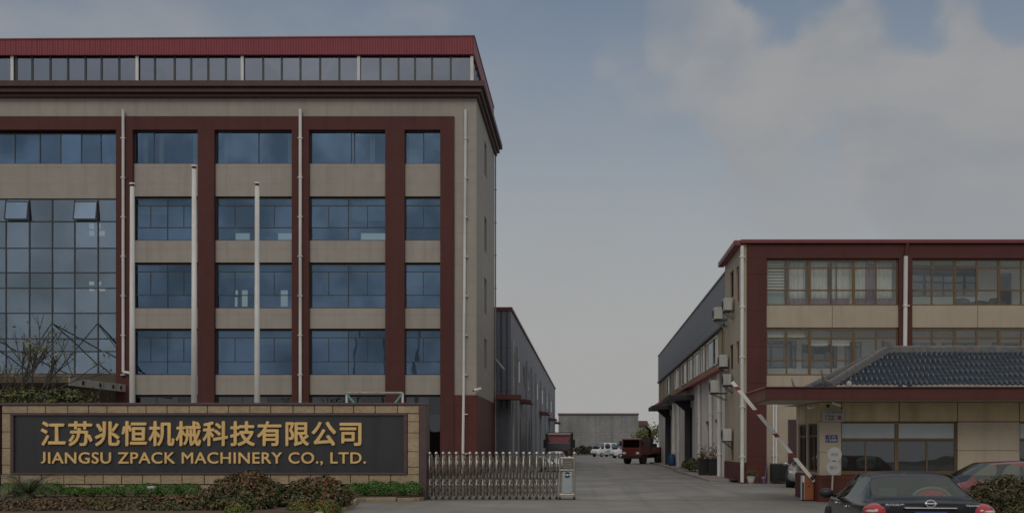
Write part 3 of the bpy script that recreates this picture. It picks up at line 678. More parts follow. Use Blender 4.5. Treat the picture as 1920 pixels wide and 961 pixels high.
# ================================================================== RIGHT FACTORY SHED
rs = thing('factory_shed', 'long factory shed on the right with grey upper cladding, red strip and whitewashed lower wall', 'shed', (12, 60, 0))
XW_ = 7.59; Ya, Yb = 54.45, 106.8
B(XW_-.06, XW_+.15, Ya, Yb, 8.5, 11.15).build('upper_cladding', GREYCL, rs)
B(XW_-.10, XW_+.17, Ya, Yb, 11.153, 11.27).build('roof_trim', DKBROWN, rs)
B(XW_-.16, XW_+.12, Ya, Yb, 8.36, 8.497).build('gutter', mat('black_gutter', (.03, .03, .033), .5), rs)
B(XW_+.16, 40, Ya+.3, Yb, 11.0, 11.14).build('roof', GREYCL, rs)
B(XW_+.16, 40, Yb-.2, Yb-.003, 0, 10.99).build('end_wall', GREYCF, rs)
px2Y = lambda p: XW_*1900/(p-1100)
bands = [(1346, 1326), (1321, 1315.5), (1312, 1302), (1298, 1292), (1287, 1279), (1273, 1266), (1255, 1250)]
wy = [(px2Y(a), px2Y(b), 6.55, 8.2) for a, b in bands]
mb = MB()
for a, b, z0, z1 in holed(Ya, Yb, 6.3, 8.357, wy): mb.box(XW_, XW_+.2, a, b, z0, z1)
mb.build('window_band', TAN, rs)
for h in wy:
    f = MB()
    for a, b, z0, z1 in holed(*h, [(h[0]+.1, h[1]-.1, h[2]+.08, h[3]-.08)]): f.box(XW_-.05, XW_+.06, a, b, z0, z1)
    f = f.build('window', WHITEP, rs); B(XW_+.01, XW_+.02, h[0]+.08, h[1]-.08, h[2]+.06, h[3]-.06).build('pane', DARKG, f)
for k in range(13): B(XW_-.05, XW_-.003, 56.5+k*3.9, 56.68+k*3.9, 6.32, 8.34).build('post', mat('bronze_post', (.2, .17, .12), .6), rs)
MB().prism([(XW_-.003, Ya, 6.3), (XW_-.55, Ya, 6.06), (XW_-.55, Ya, 5.9), (XW_-.003, Ya, 6.0)], (0, Yb-Ya, 0)).build('canopy', mat('faded_red_canopy', (.40, .12, .10), .6, var=.15, streak=.2), rs)
dY = [(71.5, 77.5), (90, 96)]
nw = [(px2Y(p)-.55-.02*k, px2Y(p)+.55, 1.1, 3.2) for k, p in enumerate((1345, 1327, 1310))]
dh = [(a+1.2, b-1.2, 0, 4.6) for a, b in dY]
mb = MB()
for a, b, z0, z1 in holed(Ya, Yb, 0, 5.997, nw+dh): mb.box(XW_, XW_+.2, a, b, z0, z1)
mb.build('lower_wall', PINKW, rs)
B(XW_+2.2, XW_+2.3, Ya+.2, Yb-.3, 0, 8.3).build('inner_wall', ROOMD, rs)
for h in nw:
    f = MB(); f.box(XW_-.05, XW_+.08, h[0]-.08, h[1]+.08, h[3], h[3]+.14).box(XW_-.05, XW_+.08, h[0]-.08, h[1]+.08, h[2]-.12, h[2])
    f = f.build('window', mat('red_window_trim', (.26, .05, .045), .5), rs); B(XW_+.08, XW_+.1, h[0], h[1], h[2], h[3]).build('pane', DARKG, f)
lc = mat('lilac_strip_curtain', (.26, .26, .38), .5, var=.15)
for (a, b), dd in zip(dY, dh):
    B(XW_-1.75, XW_-.003, a, b, 5.05, 5.4, .03).build('canopy', mat('black_canopy', (.02, .02, .022), .5), rs)
    MB().prism([(XW_-.01, a+2.6, 5.04), (XW_-1.2, a+2.6, 5.04), (XW_-.35, a+2.6, 4.3), (XW_-.01, a+2.6, 4.0)], (0, .3, 0)).build('canopy_bracket', MATS['black_canopy'], rs)
    B(XW_-.4, XW_-.01, a+2.5, a+2.9, 0, 4.9).build('column', MATS['black_canopy'], rs)
    for k in (0, 1): B(XW_+.05, XW_+.08, dd[0]+k*2.5, dd[0]+k*2.5+1.0, 0, 4.6).build('strip_curtain', lc, rs)
for p in (1266, 1275, 1315, 1337, 1353): pipe(rs, [(XW_-.14, px2Y(p), 5.85), (XW_-.14, px2Y(p), .1)], .11)

# ================================================================== FURNITURE OF THE YARD
YD = 86.5
bt = thing('barrel', 'blue plastic barrel standing by white downpipes of the right shed', 'barrel', (7.28, YD, .1))
MB().lathe([(.24, 0), (.29, .05), (.31, .3), (.32, .5), (.31, .7), (.28, .9), (.26, .95)], (7.25, YD, .1)).build('drum', mat('blue_plastic', (.02, .07, .19), .4, var=.1), bt, smooth=True)
MB().lathe([(.27, .95), (.285, .955), (.285, 1.0), (.2, 1.0)], (7.25, YD, .1)).build('lid', MATS['blue_plastic'], bt)
for y, px, l in ((59.2, 1318, 'black square planter by the right shed, left of the pair'), (58.6, 1336, 'black square planter by the right shed, nearer the white pipe')):
    x = X(px, y); t = thing('planter', l, 'planter', (x, y, .1), 0, 'black planters on the pavement')
    mb = MB()
    mb.prism([(x-.24, y-.24, .1), (x+.24, y-.24, .1), (x+.28, y-.28, 1.0), (x-.28, y-.28, 1.0)], (0, .5, 0)).box(x-.31, x+.31, y-.31, y+.31, .98, 1.06, .01)
    mb.build('tub', BLKPL, t); n = 260
    P = np.c_[RNG.normal(x, .16, n), RNG.normal(y, .16, n), 1.05+abs(RNG.normal(0, .38, n))]
    leaves('foliage', P, RNG.normal(0, 1, (n, 3)), .10, pick(n, (2, BRT), (1, OL), (1, RBR)), leafmat('leaf_0.45'), t)
    mb = MB()
    for k in range(9): mb.cyl((x, y, 1.0), (x+random.uniform(-.25, .25), y+random.uniform(-.2, .2), 1.3+random.random()*.5), .012, .005, 5)
    mb.build('stems', mat('twig', (.055, .04, .03), .9), t)
bush('hedge', 'olive green hedge on the pavement beside two black planters', 'hedge', (X(1297, 67), 67, .1), [(0, 0, .4, .45, .6, .5), (-.1, 1.4, .35, .45, .8, .45), (.2, -1.4, .3, .4, .8, .45)], 2600, .13, [(3, OL), (2, DG), (1, (.09, .11, .03))])
fp = thing('flowerpot', 'small white flowerpot at foot of the brown corner pilaster', 'flowerpot', (X(1408, 48), 48, 0))
x = X(1408, 48)
MB().lathe([(.13, 0), (.16, .2), (.20, .33), (.215, .36), (.19, .36), (.15, .33)], (x, 48, 0)).build('pot', mat('white_glaze', (.6, .6, .56), .35), fp, smooth=True)
n = 160; leaves('foliage', np.c_[RNG.normal(x, .12, n), RNG.normal(48, .12, n), .36+abs(RNG.normal(.06, .12, n))], RNG.normal(0, 1, (n, 3)), .11, pick(n, (2, OL), (1, (.06, .12, .03))), leafmat('leaf_0.45'), fp)
cb = thing('cabinet', 'black cabinet against the cream wall behind the barrier arm', 'cabinet', (X(1461, 48.4), 48.4, 0))
B(X(1446, 48.4), X(1477, 48.4), 48.15, 48.75, .1, .92, .015).build('body', BLKPL, cb); B(X(1446, 48.4)-.02, X(1477, 48.4)+.02, 48.1, 48.78, .923, .97, .01).build('top', mat('grey_top', (.16, .16, .16), .5), cb)
mb = MB()
for k in (0, 1): mb.box(X(1448+k*15, 48.4), X(1460+k*15, 48.4), 48.12, 48.146, .2, .85, .008)
mb.build('door', DARK, cb)
bm2 = MB(); x = X(1434, 48)
bm2.cyl((x, 48.2, .05), (x+.28, 48.65, 1.2), .015, n=6); bm2.cyl((x, 48.2, .05), (x-.05, 48.1, .3), .07, .1, 8)
tag(bm2.build('broom', mat('blue_grey_broom', (.16, .18, .34), .6)), 'bluish broom leaning beside the black cabinet', 'broom')
ub = MB(); tag(ub.box(X(1370, 50.2), X(1380, 50.2), 49.6, 50.8, .1, .18, .02).build('door_mat', BLKPL), 'black mat lying at foot of the red brown plinth', 'mat')

# dark scrub under the far wall, and a yellowish tree behind the truck
for k, px in enumerate((1084, 1091, 1099, 1106)):
    bush('shrub', 'dark low shrub under the far grey wall, %s' % ('leftmost beside the red lorry', 'second from the red lorry', 'third from the red lorry', 'rightmost near the white vans')[k], 'shrub', (X(px, 190), 190+k*.7, 0),
         [(0, 0, .6, .9, .8, 1.0+.3*(k % 2))], 260, .35, [(2, (.02, .022, .014)), (1, OL)], group='dark shrubs under the far wall')
def branch(mb, p, d, L, r, depth, tips, spread=.6):
    q = p+d*L; mb.cyl(p, q, r, r*.78, 6 if depth < 2 else 8)
    if depth == 0: tips.append(q); return
    for k in range(random.choice((2, 3))):
        nd = (d+Vector((random.uniform(-1, 1)*spread, random.uniform(-1, 1)*spread, random.uniform(-.15, .5)))).normalized()
        branch(mb, p+d*L*random.uniform(.55, 1), nd, L*random.uniform(.6, .85), r*.72, depth-1, tips, spread)
def tree(name, label, c, L, r, depth, nl, size, pal, spread=.6, d0=Vector((0, 0, 1)), crown='crown'):
    t = thing(name, label, 'tree', c); mb = MB(); tips = []
    branch(mb, Vector(c), d0, L, r, depth, tips, spread); mb.build('trunk', mat('bark', (.075, .062, .05), .9, var=.3, scale=8), t)
    T = np.array([tuple(v) for v in tips]); k = RNG.integers(0, len(T), nl)
    leaves(crown, T[k]+RNG.normal(0, size*1.6, (nl, 3)), RNG.normal(0, 1, (nl, 3)), size, pick(nl, *pal), leafmat('leaf_0.45'), t); return t
tree('broadleaf_tree', 'yellow green tree behind the red lorry at end of the right shed', (X(1216, 150), 150, 0), 1.8, .12, 3, 1400, .4, [(2, YG), (1, OL)], .7)

# ================================================================== VEHICLES
def wheel(parent, c, r, wd, side, rim=CHROME):
    """axis along local y"""
    c = Vector(c); a = Vector((0, side, 0))
    t = MB().cyl(c-a*wd*.5, c+a*wd*.5, r, n=28); o = MB(); 
    tb = bmesh.new(); bmesh.ops.create_cone(tb, cap_ends=True, segments=28, radius1=r, radius2=r, depth=wd); bmesh.ops.bevel(tb, geom=[e for e in tb.edges if abs(e.verts[0].co.z-e.verts[1].co.z) < 1e-4], offset=.03, segments=2, affect='EDGES')
    o._merge(tb, Matrix.Translation(c) @ Matrix.Rotation(R(90), 4, 'X')); t.bm.free()
    wobj = o.build('wheel', RUBBER, parent, world=False)
    rb_ = MB().cyl(c+a*wd*.42, c+a*wd*.52, r*.62, r*.58, 20)
    for k in range(5):
        an = 2*math.pi*k/5; rb_.cyl(c+a*wd*.53, c+a*wd*.50+Vector((math.cos(an)*r*.56, 0, math.sin(an)*r*.56)), .04, .03, 6)
    rb_.build('rim', rim, wobj, world=False)
def loft(stations, glassf, paint, parent, gl=CARG, levels=2):
    """stations: (x, zbottom, halfwidth, zbelt, ztop, halfwidth_top); returns body; splits glass off"""
    bm = bmesh.new(); rows = []
    for x, zb, hw, zl, zt, ht in stations:
        half = [(0, zb), (hw*.80, zb), (hw*.97, zb+.10), (hw, zb+(zl-zb)*.55), (hw*.985, zl-.05), (hw*.945, zl), (ht, zt-.05*min(1, (zt-zl)*3)), (ht*.84, zt-.012), (0, zt)]
        pts = half+[(-y, z) for y, z in half[-2:0:-1]]
        rows.append([bm.verts.new((x, y, z)) for y, z in pts])
    n = len(rows[0])
    for i in range(len(rows)-1):
        for j in range(n):
            f = bm.faces.new((rows[i][j], rows[i+1][j], rows[i+1][(j+1) % n], rows[i][(j+1) % n]))
            jj = j if j < 8 else n-1-j
            f.material_index = glassf(stations[i][0], stations[i+1][0], jj)
    bm.faces.new(rows[0]); bm.faces.new(rows[-1][::-1])
    bmesh.ops.recalc_face_normals(bm, faces=bm.faces[:])
    cl = bm.edges.layers.float.new('crease_edge')
    for e in bm.edges:
        mi = {f.material_index for f in e.link_faces}
        if len(mi) == 2: e[cl] = .55
    me = bpy.data.meshes.new('body'); bm.to_mesh(me); bm.free()
    o = bpy.data.objects.new('tmp', me); COL.objects.link(o); sd = o.modifiers.new('s', 'SUBSURF'); sd.levels = sd.render_levels = levels
    m2 = bpy.data.meshes.new_from_object(o.evaluated_get(bpy.context.evaluated_depsgraph_get())); bpy.data.objects.remove(o)
    out = {}
    for idx, nm, mt, sd_ in ((0, 'body', paint, 0), (1, 'side_glass', gl, 1), (1, 'side_glass', gl, -1), (2, 'rear_window', gl, 0), (3, 'windscreen', gl, 0)):
        b = bmesh.new(); b.from_mesh(m2); bmesh.ops.delete(b, geom=[f for f in b.faces if f.material_index != idx or f.calc_center_median().y*sd_ < 0], context='FACES')
        if not b.faces: b.free(); continue
        m3 = bpy.data.meshes.new(nm); b.to_mesh(m3); b.free(); m3.polygons.foreach_set('material_index', [0]*len(m3.polygons))
        out[nm] = link(m3, nm, mt, parent, False, True)
    return out
def heading(dx, dy): return math.atan2(dy, dx)
SED = [(0.0, .34, .74, .74, .78, .45), (.03, .27, .82, .91, .965, .55), (.06, .25, .86, .965, 1.02, .62), (.30, .22, .885, .985, 1.035, .66), (.56, .22, .895, .985, 1.04, .68),
       (.66, .22, .90, .98, 1.075, .70), (1.22, .2, .905, .97, 1.345, .60), (1.34, .2, .905, .965, 1.375, .585), (1.95, .2, .91, .955, 1.415, .585), (2.03, .2, .91, .95, 1.417, .585), (2.78, .2, .905, .935, 1.385, .575), (2.86, .2, .905, .93, 1.365, .58),
       (3.35, .2, .90, .925, 1.12, .68), (3.62, .2, .895, .92, .99, .74), (4.3, .22, .865, .86, .92, .62), (4.70, .25, .80, .74, .80, .55), (4.86, .32, .66, .62, .66, .4)]
def sed_glass(a, b, j):
    if j == 5 and ((1.2 < a and b < 1.97) or (2.0 < a and b < 3.4)): return 1
    if j in (6, 7) and .55 < (a+b)/2 < 1.25 and a > .6: return 2
    if j in (6, 7) and a > 2.8 and b < 3.65: return 3
    return 0
def sedan(label, loc, hd, paint, scale=1., st=SED, gf=sed_glass, name='parked_car', cat='car', group=None):
    t = thing(name, label, cat, loc, hd, group)
    if scale != 1: t.scale = (scale,)*3
    parts = loft(st, gf, paint, t)
    L = st[-1][0]
    for x in (.95, L-.95):
        for s in (1, -1):
            wheel(t, (x, s*.80, .32), .32, .20, s)
            MB().cyl((x, s*.60, .34), (x, s*.918, .34), .39, n=26).build('wheel_arch', DARK, t, world=False)
    for s in (1, -1):
        o = MB().ell((3.10, s*1.03, 1.00), (.075, .13, .085), 16).cyl((3.13, s*.86, .95), (3.10, s*.98, .985), .03, n=8).build('mirror', paint if group else BLKPL, t, world=False, smooth=True)
        for x in (1.62, 2.7): MB().box(x, x+.2, s*.908-.012, s*.908+.012, .84, .87, .008).build('door_handle', CHROME, t, world=False)
    return t, parts
BLACKP = mat('black_car_paint', (.007, .006, .009), .25, 0, var=.02, coat=.22, spec=.2)
hd = heading(.105, 1)
RC = Vector((X(1745, 14.1), 14.1, 0))
car, cp = sedan('shiny black sedan seen from behind in the near right corner', RC, hd, BLACKP)
seat = mat('grey_upholstery', (.10, .105, .10), .8)
mb = MB(); mb.box(.62, 1.15, -.62, .62, .93, .99, .01)
mb.build('parcel_shelf', mat('grey_green_shelf', (.22, .25, .235), .8, var=.2), car, world=False)
for y in (-.33, .33): MB().box(1.28, 1.46, y-.13, y+.13, .97, 1.16, .04).build('headrest', seat, car, world=False)
for y in (-.37, .37):
    MB().box(2.2, 2.42, y-.24, y+.24, .5, 1.12, .06).build('front_seat', seat, car, world=False); MB().box(2.28, 2.40, y-.12, y+.12, 1.14, 1.30, .04).build('headrest', seat, car, world=False)
B(1.15, 1.35, -.62, .62, .5, .98, .05).build('rear_seat', seat, car, world=False)
mb = MB(); mb.ell((.98, -.24, .99), (.10, .26, .155), 20); cu = tag(mb.build('cushion', mat('red_plush', (.75, .05, .075), .8, var=.3, scale=14), None, smooth=True), 'red rounded cushion on the rear shelf of the black sedan', 'cushion')
cu.data.transform(W[car.name])
mb = MB(); pr = [Vector((1.00, -.24+.285*math.cos(a), .99+.185*math.sin(a))) for a in [math.pi*k/12 for k in range(13)]]
for a, b in zip(pr, pr[1:]): mb.cyl(a, b, .022, n=6)
pb = mb.build('piping', mat('pale_green_trim', (.35, .45, .33), .7), None); pb.data.transform(W[car.name]); pb.parent = cu
for s in (1, -1):
    MB().tube([(.62, s*.74, 1.055), (.95, s*.69, 1.20), (1.25, s*.635, 1.325), (1.6, s*.61, 1.372), (2.7, s*.61, 1.352)], .006, 6).build('roof_trim', mat('satin_trim', (.16, .16, .165), .35, .9), car, world=False)
# rear lamps, chrome strip, badge, plate
for s in (1, -1):
    lm = MB(); lm.ell((.15, s*.725, .86), (.17, .185, .135), 20, Matrix.Rotation(s*R(-18), 4, 'Z') @ Matrix.Rotation(R(8), 4, 'Y'))
    lo = lm.build('tail_lamp', mat('red_lens', (.42, .012, .022), .15, coat=1., var=.05), car, world=False, smooth=True)
    MB().ell((.095, s*.765, .885), (.155, .11, .03), 14, Matrix.Rotation(s*R(-22), 4, 'Z')).build('clear_lens', mat('clear_lens', (.55, .50, .48), .15, coat=1.), lo, world=False, smooth=True)
MB().box(-.03, .03, -.36, .36, .922, .944, .010).build('chrome_strip', mat('satin_chrome', (.32, .33, .35), .3, 1.), car, world=False)
pl_ = MB().box(-.03, .03, -.22, .22, .74, .885, .006).build('number_plate', mat('blue_plate', (.02, .06, .26), .4), car, world=False)
def cartext(body, y0, y1, z0, z1, x, m, name):
    me = text_mesh(body, .5, .02); a = arr(me); lo, hi = a.min(0), a.max(0); b = np.zeros_like(a)
    b[:, 1] = y1-(a[:, 0]-lo[0])/(hi[0]-lo[0])*(y1-y0); b[:, 2] = z0+(a[:, 1]-lo[1])/(hi[1]-lo[1])*(z1-z0); b[:, 0] = x-a[:, 2]*.012-(b[:, 2]-z0)*-.12
    me.vertices.foreach_set('co', b.ravel()); me.update(); return link(me, name, m, car, False)
cartext('东风日产', .36, .62, .965, .995, -.012, CHROME, 'badge_lettering'); cartext('TEANA', -.66, -.47, .958, .984, -.006, CHROME, 'badge_lettering')
mb = MB()
for k in range(20):
    a, b = 2*math.pi*k/20, 2*math.pi*(k+1)/20
    mb.cyl((-.008+.012*math.sin(a), .065*math.cos(a), .995+.045*math.sin(a)), (-.008+.012*math.sin(b), .065*math.cos(b), .995+.045*math.sin(b)), .011, n=6)
mb.box(-.022, -.004, -.085, .085, .984, 1.006, .004); mb.build('emblem', CHROME, car, world=False)
# silver car half hidden by the guardhouse
SILV = mat('silver_car_paint', (.34, .34, .33), .25, .5, var=.03, coat=1.)
hd2 = heading(-.28, -.96); f_ = Vector((math.cos(hd2), math.sin(hd2), 0)); l_ = Vector((-f_.y, f_.x, 0))
sv, _ = sedan('silver car half hidden behind the orange barrier machine', Vector((8.75, 43.2, 0))-f_*4.86-l_*(-.9)+Vector((-.30, 0, 0)), hd2, SILV, group='parked cars inside the gate')
for s in (1, -1): MB().ell((4.62, s*.62, .66), (.16, .16, .075), 14).build('headlight', mat('lamp_glass', (.7, .72, .74), .1, coat=1.), sv, world=False, smooth=True)
# red car behind the bush on the right
REDP = mat('red_car_paint', (.17, .02, .028), .2, var=.04, coat=1.)
HAT = [(0, .34, .72, .72, .95, .55), (.05, .25, .84, .93, 1.05, .68), (.14, .22, .87, .95, 1.10, .66), (.2, .22, .87, .95, 1.16, .66), (.50, .2, .89, .95, 1.47, .58), (.62, .2, .89, .95, 1.50, .585), (1.6, .2, .9, .93, 1.55, .59), (1.68, .2, .9, .93, 1.55, .59), (2.45, .2, .9, .92, 1.52, .58), (2.55, .2, .9, .92, 1.49, .58), (3.1, .2, .89, .92, 1.2, .66), (3.36, .2, .88, .92, 1.02, .72), (3.95, .22, .84, .84, .90, .6), (4.2, .25, .78, .74, .78, .5), (4.3, .32, .6, .6, .64, .4)]
def hat_glass(a, b, j):
    if j == 5 and ((.45 < a and b < 1.62) or (1.65 < a and b < 3.15)): return 1
    if j in (6, 7) and .19 < a and b < .52: return 2
    if j in (6, 7) and 2.5 < a and b < 3.4: return 3
    return 0
hd3 = heading(-1, -.12)
rc, _ = sedan('glossy red car behind the clipped bush near the guardhouse window wall', (X(1790, 24.8)+3.05, 25.2, 0), hd3, REDP, .93, HAT, hat_glass, group='parked cars inside the gate')
rc['group'] = 'cars parked outside the gate'; car['group'] = 'cars parked outside the gate'
B(.4, 3.0, -.7, .7, .45, .92, .1).build('interior', seat, rc, world=False)
# light car behind the gate
PALE = mat('pale_blue_car_paint', (.42, .48, .50), .25, .2, coat=1.)
pc, _ = sedan('pale blue car standing behind the folding gate before the red lorry', (-2.25, 74.5, 0), R(-90), PALE, group='parked cars inside the gate')
B(.9, 3.2, -.7, .7, .45, .92, .1).build('interior', seat, pc, world=False); B(.9, 3.2, -.7, .7, .45, .92, .1).build('interior', seat, sv, world=False)

# red lorry facing the camera
lx, ly = X(1048.5, 95), 95.
lo = thing('lorry', 'large dark red lorry facing the gate on the left side of the yard', 'lorry', (lx, ly, 0))
LR = mat('lorry_red', (.16, .015, .022), .35, coat=.6, var=.08)
B(lx-1.2, lx+1.2, ly, ly+2.1, .75, 3.0, .12).build('cab', LR, lo)
MB().prism([(lx-1.05, ly-.02, 2.62), (lx+1.05, ly-.02, 2.62), (lx+.8, ly-.02, 2.1), (lx-.8, ly-.02, 2.1)], (0, .03, 0)).build('wind_deflector', mat('pinkish_panel', (.36, .10, .12), .4, coat=.5), lo)
B(lx-1.06, lx+1.06, ly-.03, ly-.004, 1.45, 2.08, .01).build('windscreen', mat('lorry_windscreen', (.035, .04, .055), .1, spec=1), lo)
B(lx-1.24, lx+1.24, ly-.1, ly+.4, .45, .85, .05).build('bumper', mat('dark_bumper', (.04, .02, .02), .5), lo)
B(lx-.8, lx+.8, ly-.04, ly-.005, .95, 1.35, .01).build('grille', DARK, lo)
for s in (-1, 1):
    B(lx+s*.9-.18, lx+s*.9+.18, ly-.13, ly-.1, .55, .75, .02).build('headlight', MATS['lamp_glass'], lo)
    B(lx+s*1.38-.11, lx+s*1.38+.11, ly+.1, ly+.2, 1.6, 2.4, .03).build('mirror', BLKPL, lo)
    B(lx+s*1.17-.11, lx+s*1.17+.11, ly-.02, ly+.1, .9, 2.95, .02).build('side_fairing', BLKPL, lo)
    for y in (1.0, 5.5): MB().cyl((lx+s*.8, ly+y, .5), (lx+s*1.15, ly+y, .5), .5, n=24).build('wheel', RUBBER, lo)
B(lx-1.22, lx+1.22, ly+2.3, ly+8, 1.0, 3.1, .03).build('cargo_box', mat('dark_tarpaulin', (.04, .035, .035), .8), lo)
B(lx-1.1, lx+1.1, ly+.2, ly+8, .6, .95).build('chassis', DARK, lo)

# red pick-up lorry with crew cab near the right shed
pk = thing('flatbed_truck', 'small red flatbed truck with machinery on its bed, parked by the right shed', 'truck', (5.15, 101.2, 0), heading(-.50, -.87))
pk.scale = (1.2,)*3; W[pk.name] = W[pk.name] @ Matrix.Scale(1.2, 4)
RK = mat('truck_red', (.14, .028, .024), .4, coat=.4, var=.12)
mb = MB().prism([(1.25, -.85, .75), (1.25, -.85, 2.05), (.95, -.85, 2.12), (-.55, -.85, 2.12), (-.6, -.85, .75)], (0, 1.7, 0))
mb = mb.box(1.0, 1.32, -.86, .86, .62, 1.35, .06)
mb.build('cab', RK, pk, world=False)
MB().prism([(1.268, -.72, 1.38), (1.262, -.72, 1.98), (1.262, .72, 1.98), (1.268, .72, 1.38)], (.012, 0, 0)).build('windscreen', DARKG, pk, world=False)
for s in (1, -1):
    for a, b in ((.35, 1.1), (-.5, .22)): B(a, b, s*.858-.006, s*.858+.006, 1.38, 1.95, .004).build('side_window', mat('dull_glass', (.03, .035, .04), .1, spec=1), pk, world=False)
    B(1.325, 1.34, s*.62-.14, s*.62+.14, .82, 1.0, .01).build('headlight', MATS['lamp_glass'], pk, world=False)
    B(1.15, 1.25, s*1.02-.09, s*1.02+.09, 1.5, 1.9, .02).build('mirror', BLKPL, pk, world=False)
    for x in (.55, -2.3): MB().cyl((x, s*.55, .42), (x, s*.88, .42), .42, n=22).build('wheel', RUBBER, pk, world=False)
B(1.3, 1.42, -.88, .88, .45, .7, .03).build('bumper', MATS['dark_bumper'], pk, world=False)
B(-3.6, -.62, -.9, .9, .85, .98).build('flatbed', RK, pk, world=False)
mb = MB(); mb.box(-3.6, -.65, .87, .92, .98, 1.4).box(-3.6, -.65, -.92, -.87, .98, 1.4).box(-3.65, -3.6, -.92, .92, .98, 1.4); mb.build('side_board', RK, pk, world=False)
B(-3.4, 1.1, -.4, .4, .5, .84).build('chassis', DARK, pk, world=False)
mc = MB(); mc.box(-2.6, -1.2, -.5, .5, 1.0, 1.7, .06).cyl((-2.2, 0, 1.6), (-2.0, .1, 2.8), .12).cyl((-2.0, .1, 2.8), (-1.0, .2, 3.1), .10).cyl((-1.5, -.5, 1.9), (-1.5, .5, 1.9), .3, n=16).box(-1.2, -.9, -.3, .3, 1.0, 2.2, .04)
mc = mc.build('machinery', mat('oily_machine', (.035, .032, .03), .5, .4, var=.4), None); mc.data.transform(W[pk.name]); tag(mc, 'dark oily machine with a bent arm on the flatbed of the red truck', 'machine')

# white vans far off
VAN = [(0, .4, .72, .9, 1.6, .62), (.05, .3, .80, 1.0, 1.85, .70), (.25, .25, .83, 1.05, 1.93, .72), (1.3, .25, .84, 1.05, 1.96, .74), (1.4, .25, .84, 1.05, 1.96, .74), (2.5, .25, .84, 1.04, 1.95, .73), (2.6, .25, .84, 1.04, 1.93, .73), (3.25, .25, .83, 1.02, 1.45, .74), (3.55, .25, .82, 1.0, 1.08, .72), (3.85, .28, .78, .85, .9, .6), (3.95, .36, .66, .65, .7, .4)]
def van_glass(a, b, j):
    if j == 5 and ((.24 < a and b < 1.32) or (1.38 < a and b < 2.55) or (2.58 < a and b < 3.3)): return 1
    if j in (6, 7) and 2.55 < a and b < 3.6: return 3
    return 0
WV = mat('white_van_paint', (.75, .77, .78), .35, coat=.5, var=.06)
VG = glass('van_glass', (.10, .12, .14), (.9, .95, 1), .15)
def van(label, loc, hd, extra):
    t = thing('van', label, 'van', loc, hd, 'white vans at the far end of the yard'); t.scale = (1.18,)*3; loft(VAN, van_glass, WV, t, VG)
    for x in (.75, 3.1):
        for s in (1, -1): wheel(t, (x, s*.76, .3), .3, .18, s)
    for s in (1, -1): MB().ell((3.80, s*.62, .72), (.12, .14, .09), 12).build('headlight', MATS['lamp_glass'], t, world=False)
    B(.3, 3.0, -.65, .65, .4, 1.0, .1).build('interior', DARK, t, world=False)
    for a, b, c, d, m_ in extra:
        for s in (1, -1): B(a, b, s*.838-.008, s*.838+.008, c, d, .004).build('stripe', m_, t, world=False)
    B(3.93, 3.97, -.6, .6, .34, .5, .02).build('bumper', BLKPL, t, world=False)
BLUEP = mat('blue_livery', (.05, .10, .28), .4)
van('white van with small blue and yellow print, left of two beyond the red truck', (X(1152, 168), 169, 0), heading(-.75, -.66), ((1.0, 2.2, .6, .95, mat('pale_blue_livery', (.3, .42, .5), .4)), (2.25, 2.6, .55, .75, mat('yellow_livery', (.5, .4, .1), .4))))
van('white van with dark blue lower side, right of two and nearest the red truck', (X(1199, 150), 151, 0), heading(-.9, -.45), ((.3, 2.4, .38, .72, BLUEP),))
van('white van mostly hidden behind the cab of the red truck', (X(1216, 165), 166.5, 0), heading(-.95, -.3), ((.3, 1.4, .5, .9, BLUEP),))

# ================================================================== SIGN WALL
Yw = 34.; XS = lambda p: X(p, Yw); ZS = lambda p: Z(p, Yw)
sw = thing('sign_wall', 'long low sign wall of tan stone blocks with gold lettering on dark granite', 'sign wall', (XS(400), Yw, 0))
PURP = mat('purple_brown_stone', (.105, .062, .062), .45, var=.15, scale=4)
B(XS(-2), XS(796), Yw+.02, Yw+.5, 0, ZS(760), 0).build('core', mat('grout', (.13, .10, .07), .9), sw)
MB().box(XS(-6), XS(800), Yw-.10, Yw+.56, ZS(759.5), ZS(754.5), .012).build('cap', PURP, sw)
MB().box(XS(787), XS(800)+.01, Yw-.12, Yw+.55, 0, ZS(760)-.002, .012).build('end_pier', PURP, sw)
MB().box(XS(-6), XS(3), Yw-.12, Yw+.55, 0, ZS(760)-.002, .012).build('end_pier', PURP, sw)
mb = MB(); g = .012
def blockrow(p0, p1, za, zb, wpx, ph=0):
    p = p0+ph
    cuts = [p0]
    while p < p1-wpx*.6: cuts.append(p); p += wpx*random.choice((.97, 1, 1.03, .85))
    cuts = sorted(set([c for c in cuts if p0 <= c < p1-8]+[p1]))
    for a, b in zip(cuts, cuts[1:]): mb.box(XS(a)+g, XS(b)-g, Yw-.06-random.uniform(0, .015), Yw+.019, za+g*.7, zb-g*.7, .012)
blockrow(5, 787, ZS(774.5), ZS(760), 40.3, 48); blockrow(3, 787, ZS(907), ZS(889), 40.5, 35)
def blockcol(p0, p1, ys):
    for a, b in zip(ys, ys[1:]): mb.box(XS(p0)+g, XS(p1)-g, Yw-.06-random.uniform(0, .015), Yw+.019, ZS(b)+g*.7, ZS(a)-g*.7, .012)
blockcol(5, 23, (775, 809, 840, 871, 889)); blockcol(764.5, 787, (775, 790, 811, 846, 875, 889))
blockrow(3, 787, .0, ZS(908), 40.5, 15)
sb = mb.build('stone_border', mat('tan_sandstone', (.45, .345, .22), .8, var=.20, scale=3.2, bump=.03, bscale=9, stain=.12), sw)
mb = MB()
for a in ((22, 764, 774.8, 778.2), (22, 764, 885.2, 889.2)): mb.box(XS(a[0]), XS(a[1]), Yw-.10, Yw+.018, ZS(a[3]), ZS(a[2]), .01)
mb.box(XS(22), XS(28), Yw-.098, Yw+.018, ZS(885), ZS(778.4), .01).box(XS(758), XS(764), Yw-.098, Yw+.018, ZS(885), ZS(778.4), .01)
mb.build('inner_moulding', PURP, sw)
